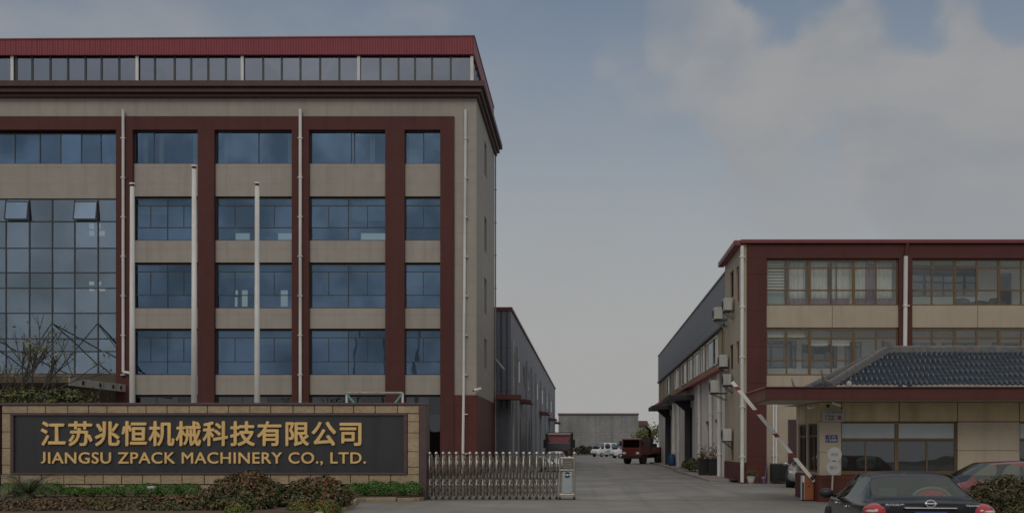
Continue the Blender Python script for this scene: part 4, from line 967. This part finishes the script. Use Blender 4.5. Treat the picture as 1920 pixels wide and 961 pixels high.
B(XS(28), XS(758), Yw-.02, Yw+.018, ZS(885), ZS(778.4)).build('granite_panel', mat('dark_granite', (.048, .047, .052), .35, var=.10, scale=.8, speckle=.12, streak=.25, joints=(1.45, 0, .012, .4, 0), jcol=.2), sw)
GOLD = mat('gold_lettering', (.90, .60, .23), .5, .0, var=.12, scale=4)
# Chinese company name: one mesh per character
body = '江苏兆恒机械科技有限公司'
for i, ch in enumerate(body):
    me = text_mesh(ch, .5, 0.); c0 = 80+i*50.6
    nb = bmesh.new()
    for q, (ox, oz) in enumerate(((0, 0), (.022, .008), (-.022, -.008), (.008, -.022), (-.008, .022), (.016, .016), (-.016, -.016))):
        tb = bmesh.new(); tb.from_mesh(me); bmesh.ops.translate(tb, vec=(ox, oz, q*.035), verts=tb.verts[:]); t_ = bpy.data.meshes.new('t'); tb.to_mesh(t_); tb.free(); nb.from_mesh(t_); bpy.data.meshes.remove(t_)
    nb.to_mesh(me); nb.free(); a = arr(me)
    b = np.zeros_like(a); k = 48.5/1.0
    b[:, 0] = XS(c0-2)+a[:, 0]*(48.5*Yw/1900); b[:, 2] = ZS(830.5)+a[:, 1]*(48.5*Yw/1900); b[:, 1] = Yw-.065-a[:, 2]*.05
    me.vertices.foreach_set('co', b.ravel()); me.update(); link(me, 'character', GOLD, sw)
def embolden(me, r):
    nb = bmesh.new()
    for q, (ox, oz) in enumerate(((0, 0), (r, r*.4), (-r, -r*.4), (r*.4, -r), (-r*.4, r))):
        tb = bmesh.new(); tb.from_mesh(me); bmesh.ops.translate(tb, vec=(ox, oz, q*.035), verts=tb.verts[:]); t_ = bpy.data.meshes.new('t'); tb.to_mesh(t_); tb.free(); nb.from_mesh(t_); bpy.data.meshes.remove(t_)
    nb.to_mesh(me); nb.free()
me = text_mesh('JIANGSU ZPACK MACHINERY CO., LTD.', .5, 0., 1.07); embolden(me, .013)
bm = bmesh.new(); bm.from_mesh(me); comps = []; seen = set()
for v in bm.verts:
    if v.index in seen: continue
    st_, cc = [v], []
    seen.add(v.index)
    while st_:
        q = st_.pop(); cc.append(q.index)
        for e in q.link_edges:
            o_ = e.other_vert(q)
            if o_.index not in seen: seen.add(o_.index); st_.append(o_)
    comps.append(cc)
bm.free(); a = arr(me); lo, hi = a[:, 0].min(), a[:, 0].max()
comps.sort(key=lambda c: a[c, 0].min()); caps = .73
merged = []
for c in comps:
    if merged and a[c, 0].min() < a[merged[-1], 0].max()-.06: merged[-1] = merged[-1]+c
    else: merged.append(c)
vi2 = {}
for gi, c in enumerate(merged):
    for i in c: vi2[i] = gi
for gi, c in enumerate(merged):
    z = a[c, 1]
    if z.min() < -.15 and z.max() > .5: a[c, 1] = (z-z.min())/(z.max()-z.min())*caps
b = np.zeros_like(a); b[:, 0] = XS(79)+(a[:, 0]-lo)/(hi-lo)*(XS(687)-XS(79)); b[:, 2] = ZS(867.5)+a[:, 1]/caps*(ZS(846)-ZS(867.5)); b[:, 1] = Yw-.06-a[:, 2]*.045
polys = [[] for _ in merged]
for p in me.polygons: polys[vi2[p.vertices[0]]].append(list(p.vertices))
for gi, c in enumerate(merged):
    rm = {v: k for k, v in enumerate(c)}; m4 = bpy.data.meshes.new('letter')
    m4.from_pydata([tuple(b[i]) for i in c], [], [[rm[v] for v in p] for p in polys[gi]]); m4.update(); link(m4, 'letter', GOLD, sw)
bpy.data.meshes.remove(me)

# ================================================================== FOLDING GATE
Yg = 34.3; XG = lambda p: X(p, Yg); ZG = lambda p: Z(p, Yg)
gt = thing('folding_gate', 'stainless steel folding gate with ball topped posts beside the sign wall', 'gate', (XG(940), Yg, 0))
zb_ = ZG(849); n = 20; x0 = XG(807); dx = (XG(1044)-x0)/(n-1)
for i in range(n):
    x = x0+i*dx; tilt = random.uniform(-.012, .012); mb = MB()
    for y, s in ((Yg-.22, 1), (Yg+.22, -1)):
        mb.cyl((x, y, .06), (x+tilt, y, .7), .021, n=10).cyl((x, y, .7), (x+tilt, y, zb_-.05), .030, n=10)
    mb.tube([(x+tilt, Yg-.22, zb_-.09), (x+tilt, Yg, zb_-.0), (x+tilt, Yg+.22, zb_-.09)], .02, 8)
    po = mb.build('post', STEEL, gt, smooth=True)
    MB().ell((x+tilt, Yg-.22, zb_), (.062, .062, .058), 14).build('ball', mat('ball_steel', (.62, .60, .55), .2, .9), po, smooth=True)
    B(x-.045, x+.045, Yg-.25, Yg-.19, .0, .09, .01).build('foot', BLKPL, po)
    B(x-.035, x+.035, Yg-.25, Yg-.235, .1, .5, .006).build('shoe_plate', mat('dull_steel', (.22, .19, .15), .42, .8, var=.3), po)
    if i < n-1:
        mb = MB(); xn = x+dx
        for y in (Yg-.20, Yg+.20):
            for za, zb2 in ((.52, .74), (.74, .52), (.86, 1.16), (1.40, 1.12), (.14, .46), (.46, .16)): mb.cyl((x, y, za), (xn, y, zb2), .019, n=6)
            xm = (x+xn)/2
            mb.cyl((xm, y-.01, .1), (xm, y-.01, .62), .02, n=8); mb.cyl((xm, y+.01, .66), (xm, y+.01, 1.42), .017, n=8)
        mb.build('scissor_link', MATS['dull_steel'], gt)
# drive unit at the free end
hu = MB(); xa, xb = XG(1050), XG(1077)
for x in (xa, xb):
    hu.cyl((x, Yg-.24, .08), (x, Yg-.24, zb_-.04), .032, n=12).cyl((x, Yg+.2, .08), (x, Yg+.2, zb_-.04), .032, n=12)
hu.box(xa, xb, Yg-.26, Yg+.2, ZG(860), ZG(856), .01).box(xa, xb, Yg-.26, Yg+.2, ZG(882), ZG(879), .01).box(xa-.02, xb+.02, Yg-.28, Yg+.22, ZG(932), ZG(924), .015)
hu = hu.build('drive_frame', STEEL, gt)
MB().ell((xa, Yg-.24, zb_), (.055,)*3, 14).ell((xb, Yg-.24, zb_), (.055,)*3, 14).build('ball', MATS['ball_steel'], hu, smooth=True)
pn = B(XG(1055), XG(1073), Yg-.25, Yg+.15, ZG(923), ZG(883), .01).build('panel', mat('pale_teal_panel', (.36, .43, .42), .5, var=.08), gt)
mb = MB(); mb.cyl((XG(1064), Yg-.262, ZG(889)), (XG(1064), Yg-.252, ZG(889)), .10, n=24)
e = mb.build('emblem', mat('navy_emblem', (.05, .05, .11), .4), pn)
MB().ell((XG(1064), Yg-.266, ZG(889)), (.045, .004, .03), 14).box(XG(1064)-.13, XG(1064)-.06, Yg-.268, Yg-.258, ZG(889)-.02, ZG(889)+.03).box(XG(1064)+.06, XG(1064)+.13, Yg-.268, Yg-.258, ZG(889)-.02, ZG(889)+.03).build('emblem_mark', mat('white_mark', (.6, .6, .58), .5), e)
B(XG(1055), XG(1073), Yg-.2, Yg+.15, ZG(878.5), ZG(860.5), .005).build('control_box', mat('grey_control_box', (.14, .14, .13), .5), gt)
mb = MB()
for k in range(5): mb.box(XG(1056), XG(1072), Yg-.215, Yg-.203, ZG(876-k*3.2), ZG(876-k*3.2)+.022)
mb.build('louvre', STEEL, gt)
for x in (xa, xb): MB().cyl((x-.04, Yg-.3, .05), (x+.04, Yg-.3, .05), .05, n=12).build('castor', BLKPL, gt)

# ================================================================== GUARDHOUSE
Yh = 32.6; XH = lambda p: X(p, Yh); ZH = lambda p: Z(p, Yh)
gh = thing('guardhouse', 'single storey guardhouse with blue tiled hip roof and brown flat canopy at the gate', 'guardhouse', (12, 34, 0))
GX0, GX1, GYB = XH(1537), 18.5, 36.2
TOP = mat('ochre_cream_panel', (.52, .415, .245), .65, var=.12, streak=.2, stain=.15)
zc = 3.2
# front wall: corner pier, panels
for a, b, c, d in ((1537, 1577, 890, 847), (1537, 1577, 846.6, 790), (1796, 1911.5, 843.4, 790.3), (1796, 1911.5, 890, 844), (2140, 2225, 890, 790.3)):
    B(XH(a), XH(b), Yh, Yh+.25, ZH(c), ZH(d)-.003).build('wall_panel', CREAM2, gh)
for a, b in ((1537, 1577.5), (1579, 1685), (1687, 1794.5), (1796, 1911), (1912.5, 2020), (2022, 2138), (2140, 2225)):
    B(XH(a), XH(b), Yh, Yh+.25, ZH(789), zc).build('upper_panel', TOP, gh)
B(XH(1537)-.05, GX1, Yh-.06, Yh+.3, 0, ZH(890)-.003).build('plinth', PLINTH, gh)
for a, b in ((1577, 1795), (1912, 2139)):
    zt_ = ZH(823); u = lambda p: XH(a+p)
    f = frame_win(gh, XH(a)+.004, XH(b)-.004, ZH(889), ZH(790)-.004, Yh+.10, BRASS, CLEARG, [], [zt_, zt_-.05, ZH(884)],
                  [(u(106)-.06, u(106)+.06, ZH(884), ZH(794)), (u(48)-.025, u(48)+.025, ZH(884), zt_-.08), (u(163)-.025, u(163)+.025, ZH(884), zt_-.08)], t=.06, fw=.05)
    for c, d in ((a+3, a+102), (a+110, a+214)): B(XH(c), XH(d), Yh+.120, Yh+.130, ZH(820.5), ZH(793)).build('frosted_transom', mat('frosted_glass', (.40, .45, .45), .35, var=.08), f)
# side wall towards the yard
sd = [(Yh+.35, 34.4, ZH(886), ZH(792)), (34.6, 35.9, ZH(886), ZH(792))]
mb = MB()
for a, b, z0, z1 in holed(Yh+.252, GYB, ZH(890), ZH(790)-.003, sd): mb.box(GX0, GX0+.2, a, b, z0, z1)
mb.build('side_wall', CREAM2, gh); B(GX0-.01, GX0+.2, Yh+.252, GYB, ZH(790), zc).build('upper_panel', TOP, gh)
B(GX0-.05, GX0+.2, Yh+.303, GYB, 0, ZH(890)-.003).build('plinth', PLINTH, gh)
for h in sd:
    f = MB(); mid = (h[0]+h[1])/2
    for a, b, z0, z1 in holed(*h, [(h[0]+.07, mid-.03, h[2]+.07, h[3]-.45), (mid+.03, h[1]-.07, h[2]+.07, h[3]-.45), (h[0]+.07, h[1]-.07, h[3]-.38, h[3]-.06)]): f.box(GX0+.05, GX0+.12, a, b, z0, z1)
    f = f.build('window', BRASS, gh); B(GX0+.08, GX0+.09, h[0]+.05, h[1]-.05, h[2]+.05, h[3]-.05).build('pane', DARKG, f)
B(GX0+.2, GX1, GYB-.2, GYB, 0, zc).build('rear_wall', mat('dim_brown_room', (.10, .085, .07), .8, var=.25), gh); B(GX0+.22, GX1, Yh+.32, GYB-.22, .05, .12).build('floor', ROOMD, gh)
# flat canopy
cx0 = X(1437, 31.); 
B(cx0, GX1+.5, 31., 31.18, Z(749, 31), Z(727, 31), .01).build('canopy_fascia', BROWN, gh)
B(cx0-.03, GX1+.5, 30.95, 31.2, Z(727, 31)+.002, Z(724, 31), .01).build('canopy_trim', DKBROWN, gh)
B(cx0, cx0+.18, 31.183, 34.9, Z(749, 31), Z(727, 31), .01).build('canopy_fascia', mat('pinkish_brown', (.19, .075, .055), .6, var=.15, streak=.15), gh)
B(cx0-.05, cx0+.2, 31.203, 34.9, Z(727, 31)+.002, Z(724, 31), .01).build('canopy_trim', MATS['faded_red_canopy'], gh)
MB().box(cx0+.183, GX1+.5, 31.183, 34.88, zc+.02, zc+.16).box(GX0-.3, GX1+.5, 34.883, 36.9, zc+.02, zc+.16).build('soffit', mat('cream_soffit', (.5, .45, .36), .75, var=.08), gh)
# blue tiled hip roof
ex0, ex1, ey0, ey1, ez = X(1556, 32), 19.2, 32.0, 36.0, Z(724, 31)+.02
rx0, ry, rz = X(1664, 34), 34.0, Z(660, 34)
TILE = mat('blue_glazed_tile', (.018, .030, .046), .29, var=.5, scale=9, spec=.45)
def tiles(P00, P10, P01, P11, nc, nr, inside):
    """courses of barrel tiles on the bilinear patch; row steps and barrels are real relief"""
    n_ = (P10-P00).cross(P01-P00).normalized(); cs, rsb = 6, 3; verts = []; faces = []
    nu, nv = nc*cs, nr*rsb
    for j in range(nv+1):
        for i in range(nu+1):
            u, v = i/nu, j/nv; p = (P00*(1-u)+P10*u)*(1-v)+(P01*(1-u)+P11*u)*v
            h = .045*abs(math.sin(math.pi*i/cs))+.07*(1-(j % rsb)/rsb)+(.010*math.sin(i//cs*12.9+j//rsb*78.2))
            verts.append(p+n_*h)
    for j in range(nv):
        for i in range(nu):
            u, v = (i+.5)/nu, (j+.5)/nv
            if inside(u, v): k = j*(nu+1)+i; faces.append((k, k+1, k+nu+2, k+nu+1))
    me = bpy.data.meshes.new('tile_slope'); me.from_pydata(verts, [], faces); me.update(); return link(me, 'roof', TILE, gh)
V = Vector; fr_ = (rx0-ex0)/(ex1-ex0)
tiles(V((ex0, ey0, ez)), V((ex1, ey0, ez)), V((ex0, ry, rz)), V((ex1, ry, rz)), 68, 10, lambda u, v: u > v*fr_)
tiles(V((ex0, ey1, ez)), V((ex0, ey0, ez)), V((rx0, ey1, rz)), V((rx0, ey0, rz)), 26, 14, lambda u, v: v/2 < u < 1-v/2)
MB().prism([(ex0+.1, ey0+.1, ez-.02), (ex1, ey0+.1, ez-.02), (ex1, ey1, ez-.02), (ex0+.1, ey1, ez-.02)], (0, 0, .03)).build('roof_base', DKBROWN, gh)
RIDGE = mat('grey_ridge_tile', (.155, .148, .142), .7, var=.25, scale=6)
def ridge(p, q, curl=False, name='ridge'):
    p, q = Vector(p), Vector(q); L = (q-p).length; d = (q-p)/L; mb = MB(); k = 0.
    up = V((0, 0, 1))
    M0 = d.to_track_quat('X', 'Z').to_matrix().to_4x4()
    while k < L-.02:
        e_ = min(.45, L-k); c = p+d*(k+e_/2); M = Matrix.Translation(c) @ M0; j_ = random.uniform(-.006, .006)
        mb.box(-e_/2+.002, e_/2-.002, -.14, .14, -.06, .04+j_, .01, M).box(-e_/2+.002, e_/2-.002, -.10, .10, .041, .10+j_, .01, M)
        mb.cyl(c-d*(e_/2-.001)+up*.12, c+d*(e_/2-.001)+up*.12, .075+j_, .070, 12); k += .45
    if curl:
        h = V((-d.x, -d.y, 0)).normalized()*1 if d.z > 0 else V((d.x, d.y, 0)).normalized()
        pts_ = [p+up*.10, p+h*.22+up*.13, p+h*.36+up*.26, p+h*.44+up*.50]
        for a, b, r0, r1 in zip(pts_, pts_[1:], (.09, .065, .045), (.065, .045, .02)): mb.cyl(a, b, r0, r1, 10)
    return mb.build(name, RIDGE, gh)
ridge((rx0-.05, ry, rz+.03), (ex1-1, ry, rz+.03)); ridge((ex0, ey0, ez+.06), (rx0, ry, rz+.06), True); ridge((ex0, ey1, ez+.06), (rx0, ry, rz+.06), True)
B(rx0-.16, rx0+.1, ry-.12, ry+.12, rz+.1, rz+.42, .03).build('finial', RIDGE, gh)
MB().ell((X(1592, 31.9), 31.9, ez+.10), (.09, .09, .12), 12).cyl((X(1592, 31.9), 31.9, ez-.02), (X(1592, 31.9), 31.9, ez+.06), .07).build('ridge_stop', mat('pale_ridge_stop', (.42, .36, .32), .6), gh)
# signs and camera on the guardhouse
gs = thing('notice_plate', 'pale grey notice plate with dark characters at the top of the guardhouse pier', 'sign', (XH(1561), Yh-.08, ZH(779)))
B(XH(1540), XH(1582), Yh-.09, Yh-.06, ZH(790), ZH(768), .004).build('board', mat('pale_board', (.34, .33, .31), .5, var=.08), gs)
text('江苏恒机械', XH(1545), XH(1578), ZH(774.5), ZH(770), Yh-.092, mat('grey_ink', (.10, .10, .10), .6), gs, 'lettering', .006)
text('门卫', XH(1547), XH(1563), ZH(787), ZH(777.5), Yh-.092, DARK, gs, 'lettering', .006, .02)
text('室', XH(1569), XH(1577), ZH(786), ZH(778), Yh-.092, mat('red_ink', (.22, .03, .03), .6), gs, 'lettering', .006, .02)
hp = thing('house_number', 'small blue house number plate on the guardhouse pier', 'sign', (XH(1559), Yh-.05, ZH(821)))
B(XH(1548), XH(1570), Yh-.03, Yh-.004, ZH(828), ZH(815), .004).build('board', mat('blue_enamel', (.025, .035, .14), .35), hp)
text('江苏', XH(1551), XH(1567), ZH(820.5), ZH(816.5), Yh-.032, MATS['white_mark'], hp, 'lettering', .004); text('1588', XH(1550), XH(1568), ZH(826.5), ZH(821.8), Yh-.032, MATS['white_mark'], hp, 'lettering', .004)
c2 = thing('security_camera', 'white bullet camera under the guardhouse canopy', 'camera', (XH(1565), 32.2, ZH(758)))
MB().cyl((XH(1556), 32.25, ZH(757)+.03), (XH(1569), 32.1, ZH(764)+.05), .04).build('body', WHITEP, c2); MB().cyl((XH(1559), 32.3, ZH(758)), (XH(1558), 32.3, 3.2), .018).build('bracket', WHITEP, c2)
MB().ell((XH(1549), 32.35, ZH(761)), (.055, .055, .06), 12).build('lens', BLKPL, c2, smooth=True)
# outside lamp on the side
ll = thing('wall_lamp', 'curved white lamp arm under the canopy left of the guardhouse pier', 'lamp', (XH(1532), 32.7, 3.0))
MB().tube([(GX0-.01, 32.9, ZH(757)), (GX0-.12, 32.85, ZH(762)), (GX0-.28, 32.8, ZH(764)), (GX0-.36, 32.8, ZH(762))], .035, 8).build('arm', WHITEP, ll)

# octagonal traffic boards on a pole
Yo = 31.6; ss = thing('speed_sign', 'two round white boards on a thin pole before the guardhouse pier', 'sign', (X(1562, Yo), Yo, 0))
MB().tube([(X(1559, Yo), Yo, 0), (X(1561.5, Yo), Yo, Z(885, Yo)), (X(1562.5, Yo), Yo, Z(842, Yo))], .028, 10).build('pole', mat('pale_pole', (.42, .37, .32), .5), ss)
for (px, py), tx in zip(((1564, 851), (1562, 876)), ('减速', '慢行')):
    c = V((X(px, Yo), Yo-.04, Z(py, Yo))); mb = MB(); mb.cyl(c+V((0, .012, 0)), c-V((0, .012, 0)), .225, n=24)
    bd = mb.build('board', mat('white_board', (.42, .42, .40), .5, var=.08), ss)
    text(tx, c.x-.12, c.x+.12, c.z-.05, c.z+.055, Yo-.054, mat('faded_ink', (.20, .20, .195), .6), bd, 'lettering', .004)

# barrier
Yb_ = 33.3; ba = thing('barrier', 'orange boom barrier with raised white arm and red stripes beside the guardhouse', 'barrier', (X(1515, Yb_), Yb_, 0))
B(X(1507, Yb_), X(1524, Yb_), Yb_-.15, Yb_+.2, .03, Z(889, Yb_), .015).build('cabinet', mat('orange_paint', (.33, .105, .035), .45, var=.12, streak=.25), ba)
B(X(1505, Yb_), X(1526, Yb_), Yb_-.18, Yb_+.22, 0, .028).build('base_plate', DARK, ba)
B(X(1503.5, Yb_), X(1506.8, Yb_), Yb_-.14, Yb_+.2, .03, Z(891, Yb_), .01).build('side_panel', WHITEP, ba)
MB().prism([(X(1515, Yb_)-.05, Yb_-.155, .45), (X(1515, Yb_)+.05, Yb_-.155, .45), (X(1515, Yb_), Yb_-.155, .54)], (0, .003, 0)).build('mark', MATS['rusty_rail'], ba)
p0, p1 = V((X(1520, Yb_), Yb_-.2, Z(896, Yb_))), V((X(1371, Yb_), Yb_-.2, Z(716, Yb_)))
d = (p1-p0); L = d.length; M = Matrix.Translation(p0) @ Matrix.Rotation(-math.atan2(d.z, d.x), 4, 'Y')
arm = B(-.12, L, -.025, .025, -.06, .06, .012, M).build('arm', mat('white_arm', (.78, .77, .73), .4, var=.06), ba)
for a, b in ((.205, .275), (.42, .475), (.655, .72), (.905, .96)):
    mb = MB(); l0, l1 = a*L, b*L
    mb.prism([M @ V((l0, -.029, -.062)), M @ V((l1-.08, -.029, -.062)), M @ V((l1, -.029, .062)), M @ V((l0+.08, -.029, .062))], (0, .058, 0)); mb.build('red_stripe', mat('red_stripe', (.27, .03, .035), .5), arm)
MB().cyl((p0.x, Yb_-.26, p0.z+.02), (p0.x, Yb_-.16, p0.z+.02), .07, n=14).build('pivot', FRAMED, ba)
MB().cyl((X(1502, Yb_), Yb_-.3, 0), (X(1502, Yb_), Yb_-.3, .62), .03).build('sensor_post', DARK, ba)

# ================================================================== PLANTING
pal_ph = [(3, DG), (2, OL), (2, BRT)]; tips = [(3, RBR), (2, (.12, .05, .03)), (1, BRT), (.7, (.12, .10, .04))]
def bx(px, Y): return X(px, Y)
Yq = 30.6
bush('photinia_bush', 'largest rounded bush with reddish new shoots, in front of the sign wall', 'bush', (bx(462, 28.4), 28.4, .1),
     [(0, 0, .34, 1.0, .9, .58), (-.78, .1, .18, .56, .7, .42), (.75, 0, .18, .60, .8, .46), (.10, .1, .52, .62, .6, .48), (-.42, -.2, .40, .5, .6, .42), (0, -1.3, .0, 1.12, .8, .52), (.6, -1.3, .0, .6, .6, .55)], 11500, .115, pal_ph, tips, 'clipped bushes before the sign wall')
bush('photinia_bush', 'dark rounded bush at the end of the planting bed, right of the largest bush', 'bush', (bx(598, 29.2), 29.2, .1),
     [(0, 0, .30, .80, .8, .50), (-.5, .1, .30, .5, .6, .42), (.50, -.3, .16, .55, .6, .48), (.15, 0, .38, .55, .6, .42), (.62, -.9, .10, .46, .6, .42), (.72, -1.9, .0, .42, .7, .50), (-.3, -1.0, .0, .6, .6, .4)], 9600, .11, [(4, DG), (1.5, OL), (1.5, BRT)], [(2, BRT), (1, RBR)], 'clipped bushes before the sign wall')
bush('photinia_bush', 'low sprawling brownish hedge bush left of the largest bush', 'bush', (bx(318, 27.7), 27.7, .1),
     [(0, 0, .0, .85, .6, .31), (-.85, .1, .0, .75, .6, .26), (.80, 0, .0, .60, .55, .36), (.3, .1, .04, .5, .5, .32), (-.9, -.9, .0, .85, .6, .24), (.5, -.9, .0, .8, .6, .27)], 9000, .10, [(2, BRT), (2, OL), (2, DG)], [(3, RBR), (2, BRT), (1, (.16, .12, .07))], 'clipped bushes before the sign wall')
bush('photinia_bush', 'low brownish ground shrub in the left corner in front of the cycad', 'bush', (bx(75, 27.5), 27.5, .08),
     [(0, 0, .0, .9, .5, .27), (.9, 0, .0, .8, .5, .30), (-.8, 0, .0, .7, .5, .24), (0, -.9, .0, 1.6, .6, .22)], 6000, .10, [(2, BRT), (1, OL), (2, (.07, .055, .035))], [(1, RBR), (2, BRT)], 'clipped bushes before the sign wall')
bush('boxwood', 'bright yellow green hedge between the two rounded bushes', 'hedge', (bx(590, 26.0), 26.0, .05), [(-.34, 0, .0, .40, .4, .37), (.28, 0, .0, .42, .4, .40)], 3800, .07, [(3, YG), (2, (.11, .13, .03))], [(2, RBR), (1, YG)])
bush('boxwood', 'small light green hedge at foot of the largest bush', 'hedge', (bx(447, 25.8), 25.8, .05), [(0, 0, .0, .36, .35, .30)], 1900, .07, [(3, YG), (2, (.11, .13, .03))])
bush('boxwood', 'small olive shrub at foot of the cycad', 'hedge', (bx(165, 28.9), 28.9, .08), [(0, 0, .03, .5, .45, .24), (.6, 0, .02, .5, .45, .24)], 1900, .085, [(2, (.10, .095, .025)), (2, OL), (1, BRT)])
# bright green ground cover along the wall
def cover(name, label, px0, px1, Y, h, n, dep=.45):
    lob = []; c = (px0+px1)/2; x0, x1 = X(px0, Y), X(px1, Y); k = max(2, int((x1-x0)/.55)); xm = X(c, Y)
    for i in range(k): 
        lob.append((x0+(i+.5)*(x1-x0)/k-xm, random.uniform(-.06, .06), h*.35, (x1-x0)/k*.75, dep, h*random.uniform(.52, .72)))
    return bush(name, label, 'hedge', (xm, Y, .12), lob, n, .06, [(3, BG), (2, (.04, .12, .02)), (1, (.09, .19, .035))], rough=.5)
cover('low_hedge', 'bright green low hedge at right end of the sign wall', 652, 788, 33.45, .52, 4600)
cover('low_hedge', 'bright green low hedge under the middle of the sign wall lettering', 190, 372, 33.4, .44, 5200)
cover('low_hedge', 'dull green low hedge at left end of the sign wall behind the cycad', 0, 120, 33.3, .46, 3200)
cover('low_hedge', 'thin green low hedge at the sign wall between its neighbours', 118, 195, 33.55, .36, 1800)
tag(B(X(283, 33), X(296, 33), 32.7, 32.9, .42, .50, .02).build('paper_scrap', mat('pale_scrap', (.5, .5, .52), .6)), 'pale scrap lying on the bright green hedge', 'litter')
# cycad
cy = thing('cycad', 'cycad with arching grey green fronds in the left corner', 'plant', (X(52, 30.3), 30.3, .12))
c0 = V((X(52, 30.3), 30.3, .30)); fv, ff, fc = [], [], []
for k in range(30):
    az = k*2.399; el = R(random.uniform(8, 68)); L = random.uniform(1.1, 1.9); dead = k % 4 == 0; rb3 = []
    if dead: el = R(-6)
    dirh = V((math.cos(az), math.sin(az), 0)); sde = V((-math.sin(az), math.cos(az), 0)); p = c0.copy(); a_ = el
    for i in range(13):
        d_ = dirh*math.cos(a_)+V((0, 0, math.sin(a_))); rb3.append((p.copy(), d_.copy())); p = p+d_*(L/12); a_ -= R(6.5)
        p.z = max(p.z, .14)
    colr = ((.16, .13, .09) if dead else (.045+.03*random.random(), .07+.03*random.random(), .035))
    for i, (q, d_) in enumerate(rb3[1:], 1):
        ll_ = .26*math.sin(math.pi*min(1, (i+2)/15))+.03
        for s in (1, -1):
            for h_ in (0, .5):
                b_ = q+d_*(L/12*h_); tip = b_+sde*s*ll_+d_*ll_*.5+V((0, 0, .04-.05*random.random())); w2 = d_*.017; n0 = len(fv)
                fv += [tuple(b_-w2), tuple(b_+w2), tuple(tip)]; ff.append((n0, n0+1, n0+2)); fc += [colr]*3
        q0 = rb3[i-1][0]; n0 = len(fv); ws = sde*.011; fv += [tuple(q0-ws), tuple(q0+ws), tuple(q+ws), tuple(q-ws)]; ff.append((n0, n0+1, n0+2, n0+3)); fc += [(.16, .14, .08)]*4
me = bpy.data.meshes.new('fronds'); me.from_pydata(fv, [], ff); me.update(); at_ = me.color_attributes.new('tint', 'FLOAT_COLOR', 'POINT')
at_.data.foreach_set('color', np.c_[np.array(fc), np.ones(len(fc))].astype(np.float32).ravel()); link(me, 'fronds', leafmat('leaf_0.35', .35), cy)
MB().lathe([(.20, 0), (.24, .1), (.2, .22), (.06, .3)], (c0.x, c0.y, .1)).build('trunk', mat('cycad_trunk', (.06, .045, .035), .95, var=.4, scale=20, bump=.03), cy)
# hedge and bare tree behind the wall
bush('hedge', 'dark green hedge top showing above the left end of sign wall', 'hedge', (X(60, 37), 37, 0), [(-.9+.75*k, 0, 3.22+(k % 2)*.10, .7, .6, .62) for k in range(4)]+[(-.9+.75*k, 0, 1.3, .7, .6, 1.4) for k in range(4)], 5200, .16, [(3, OL), (3, DG), (1, YG)])
tree('bare_tree', 'nearly bare tree with a few yellow leaves behind the left end of sign wall', (X(28, 39), 39, 0), 2.4, .07, 5, 190, .15, [(2, YG), (1, (.18, .14, .04))], .62)
tree('bare_tree', 'bare twiggy tree at the left edge of the picture behind the hedge', (X(-25, 40), 40, 0), 2.2, .06, 5, 90, .15, [(2, YG), (1, (.18, .14, .04))], .7)
tree('bare_tree', 'thin bare sapling with yellow leaf tufts behind the sign wall near the entrance canopy', (X(152, 38), 38, 0), 1.9, .03, 3, 60, .16, [(2, (.18, .14, .04)), (1, YG)], .35)
# clipped bushes right of the black car
bush('photinia_bush', 'clipped brown green bush between the black sedan and red car', 'bush', (X(1880, 19.), 19., 0),
     [(0, 0, .62, .72, .6, .60), (.55, 0, .55, .6, .6, .6), (-.42, 0, .50, .50, .5, .52), (.1, 0, .72, .55, .5, .52)], 8500, .075, [(3, DG), (3, (.075, .065, .022)), (2, (.09, .065, .03))], [(3, (.13, .10, .035)), (1, BRT)])
bush('boxwood', 'yellow green hedge right of the tail lamp of black sedan', 'hedge', (X(1915, 17.2), 17.2, 0), [(0, 0, .40, .62, .4, .38), (.7, 0, .4, .6, .4, .38)], 3000, .06, [(3, (.12, .12, .03)), (2, OL), (1, BRT)])
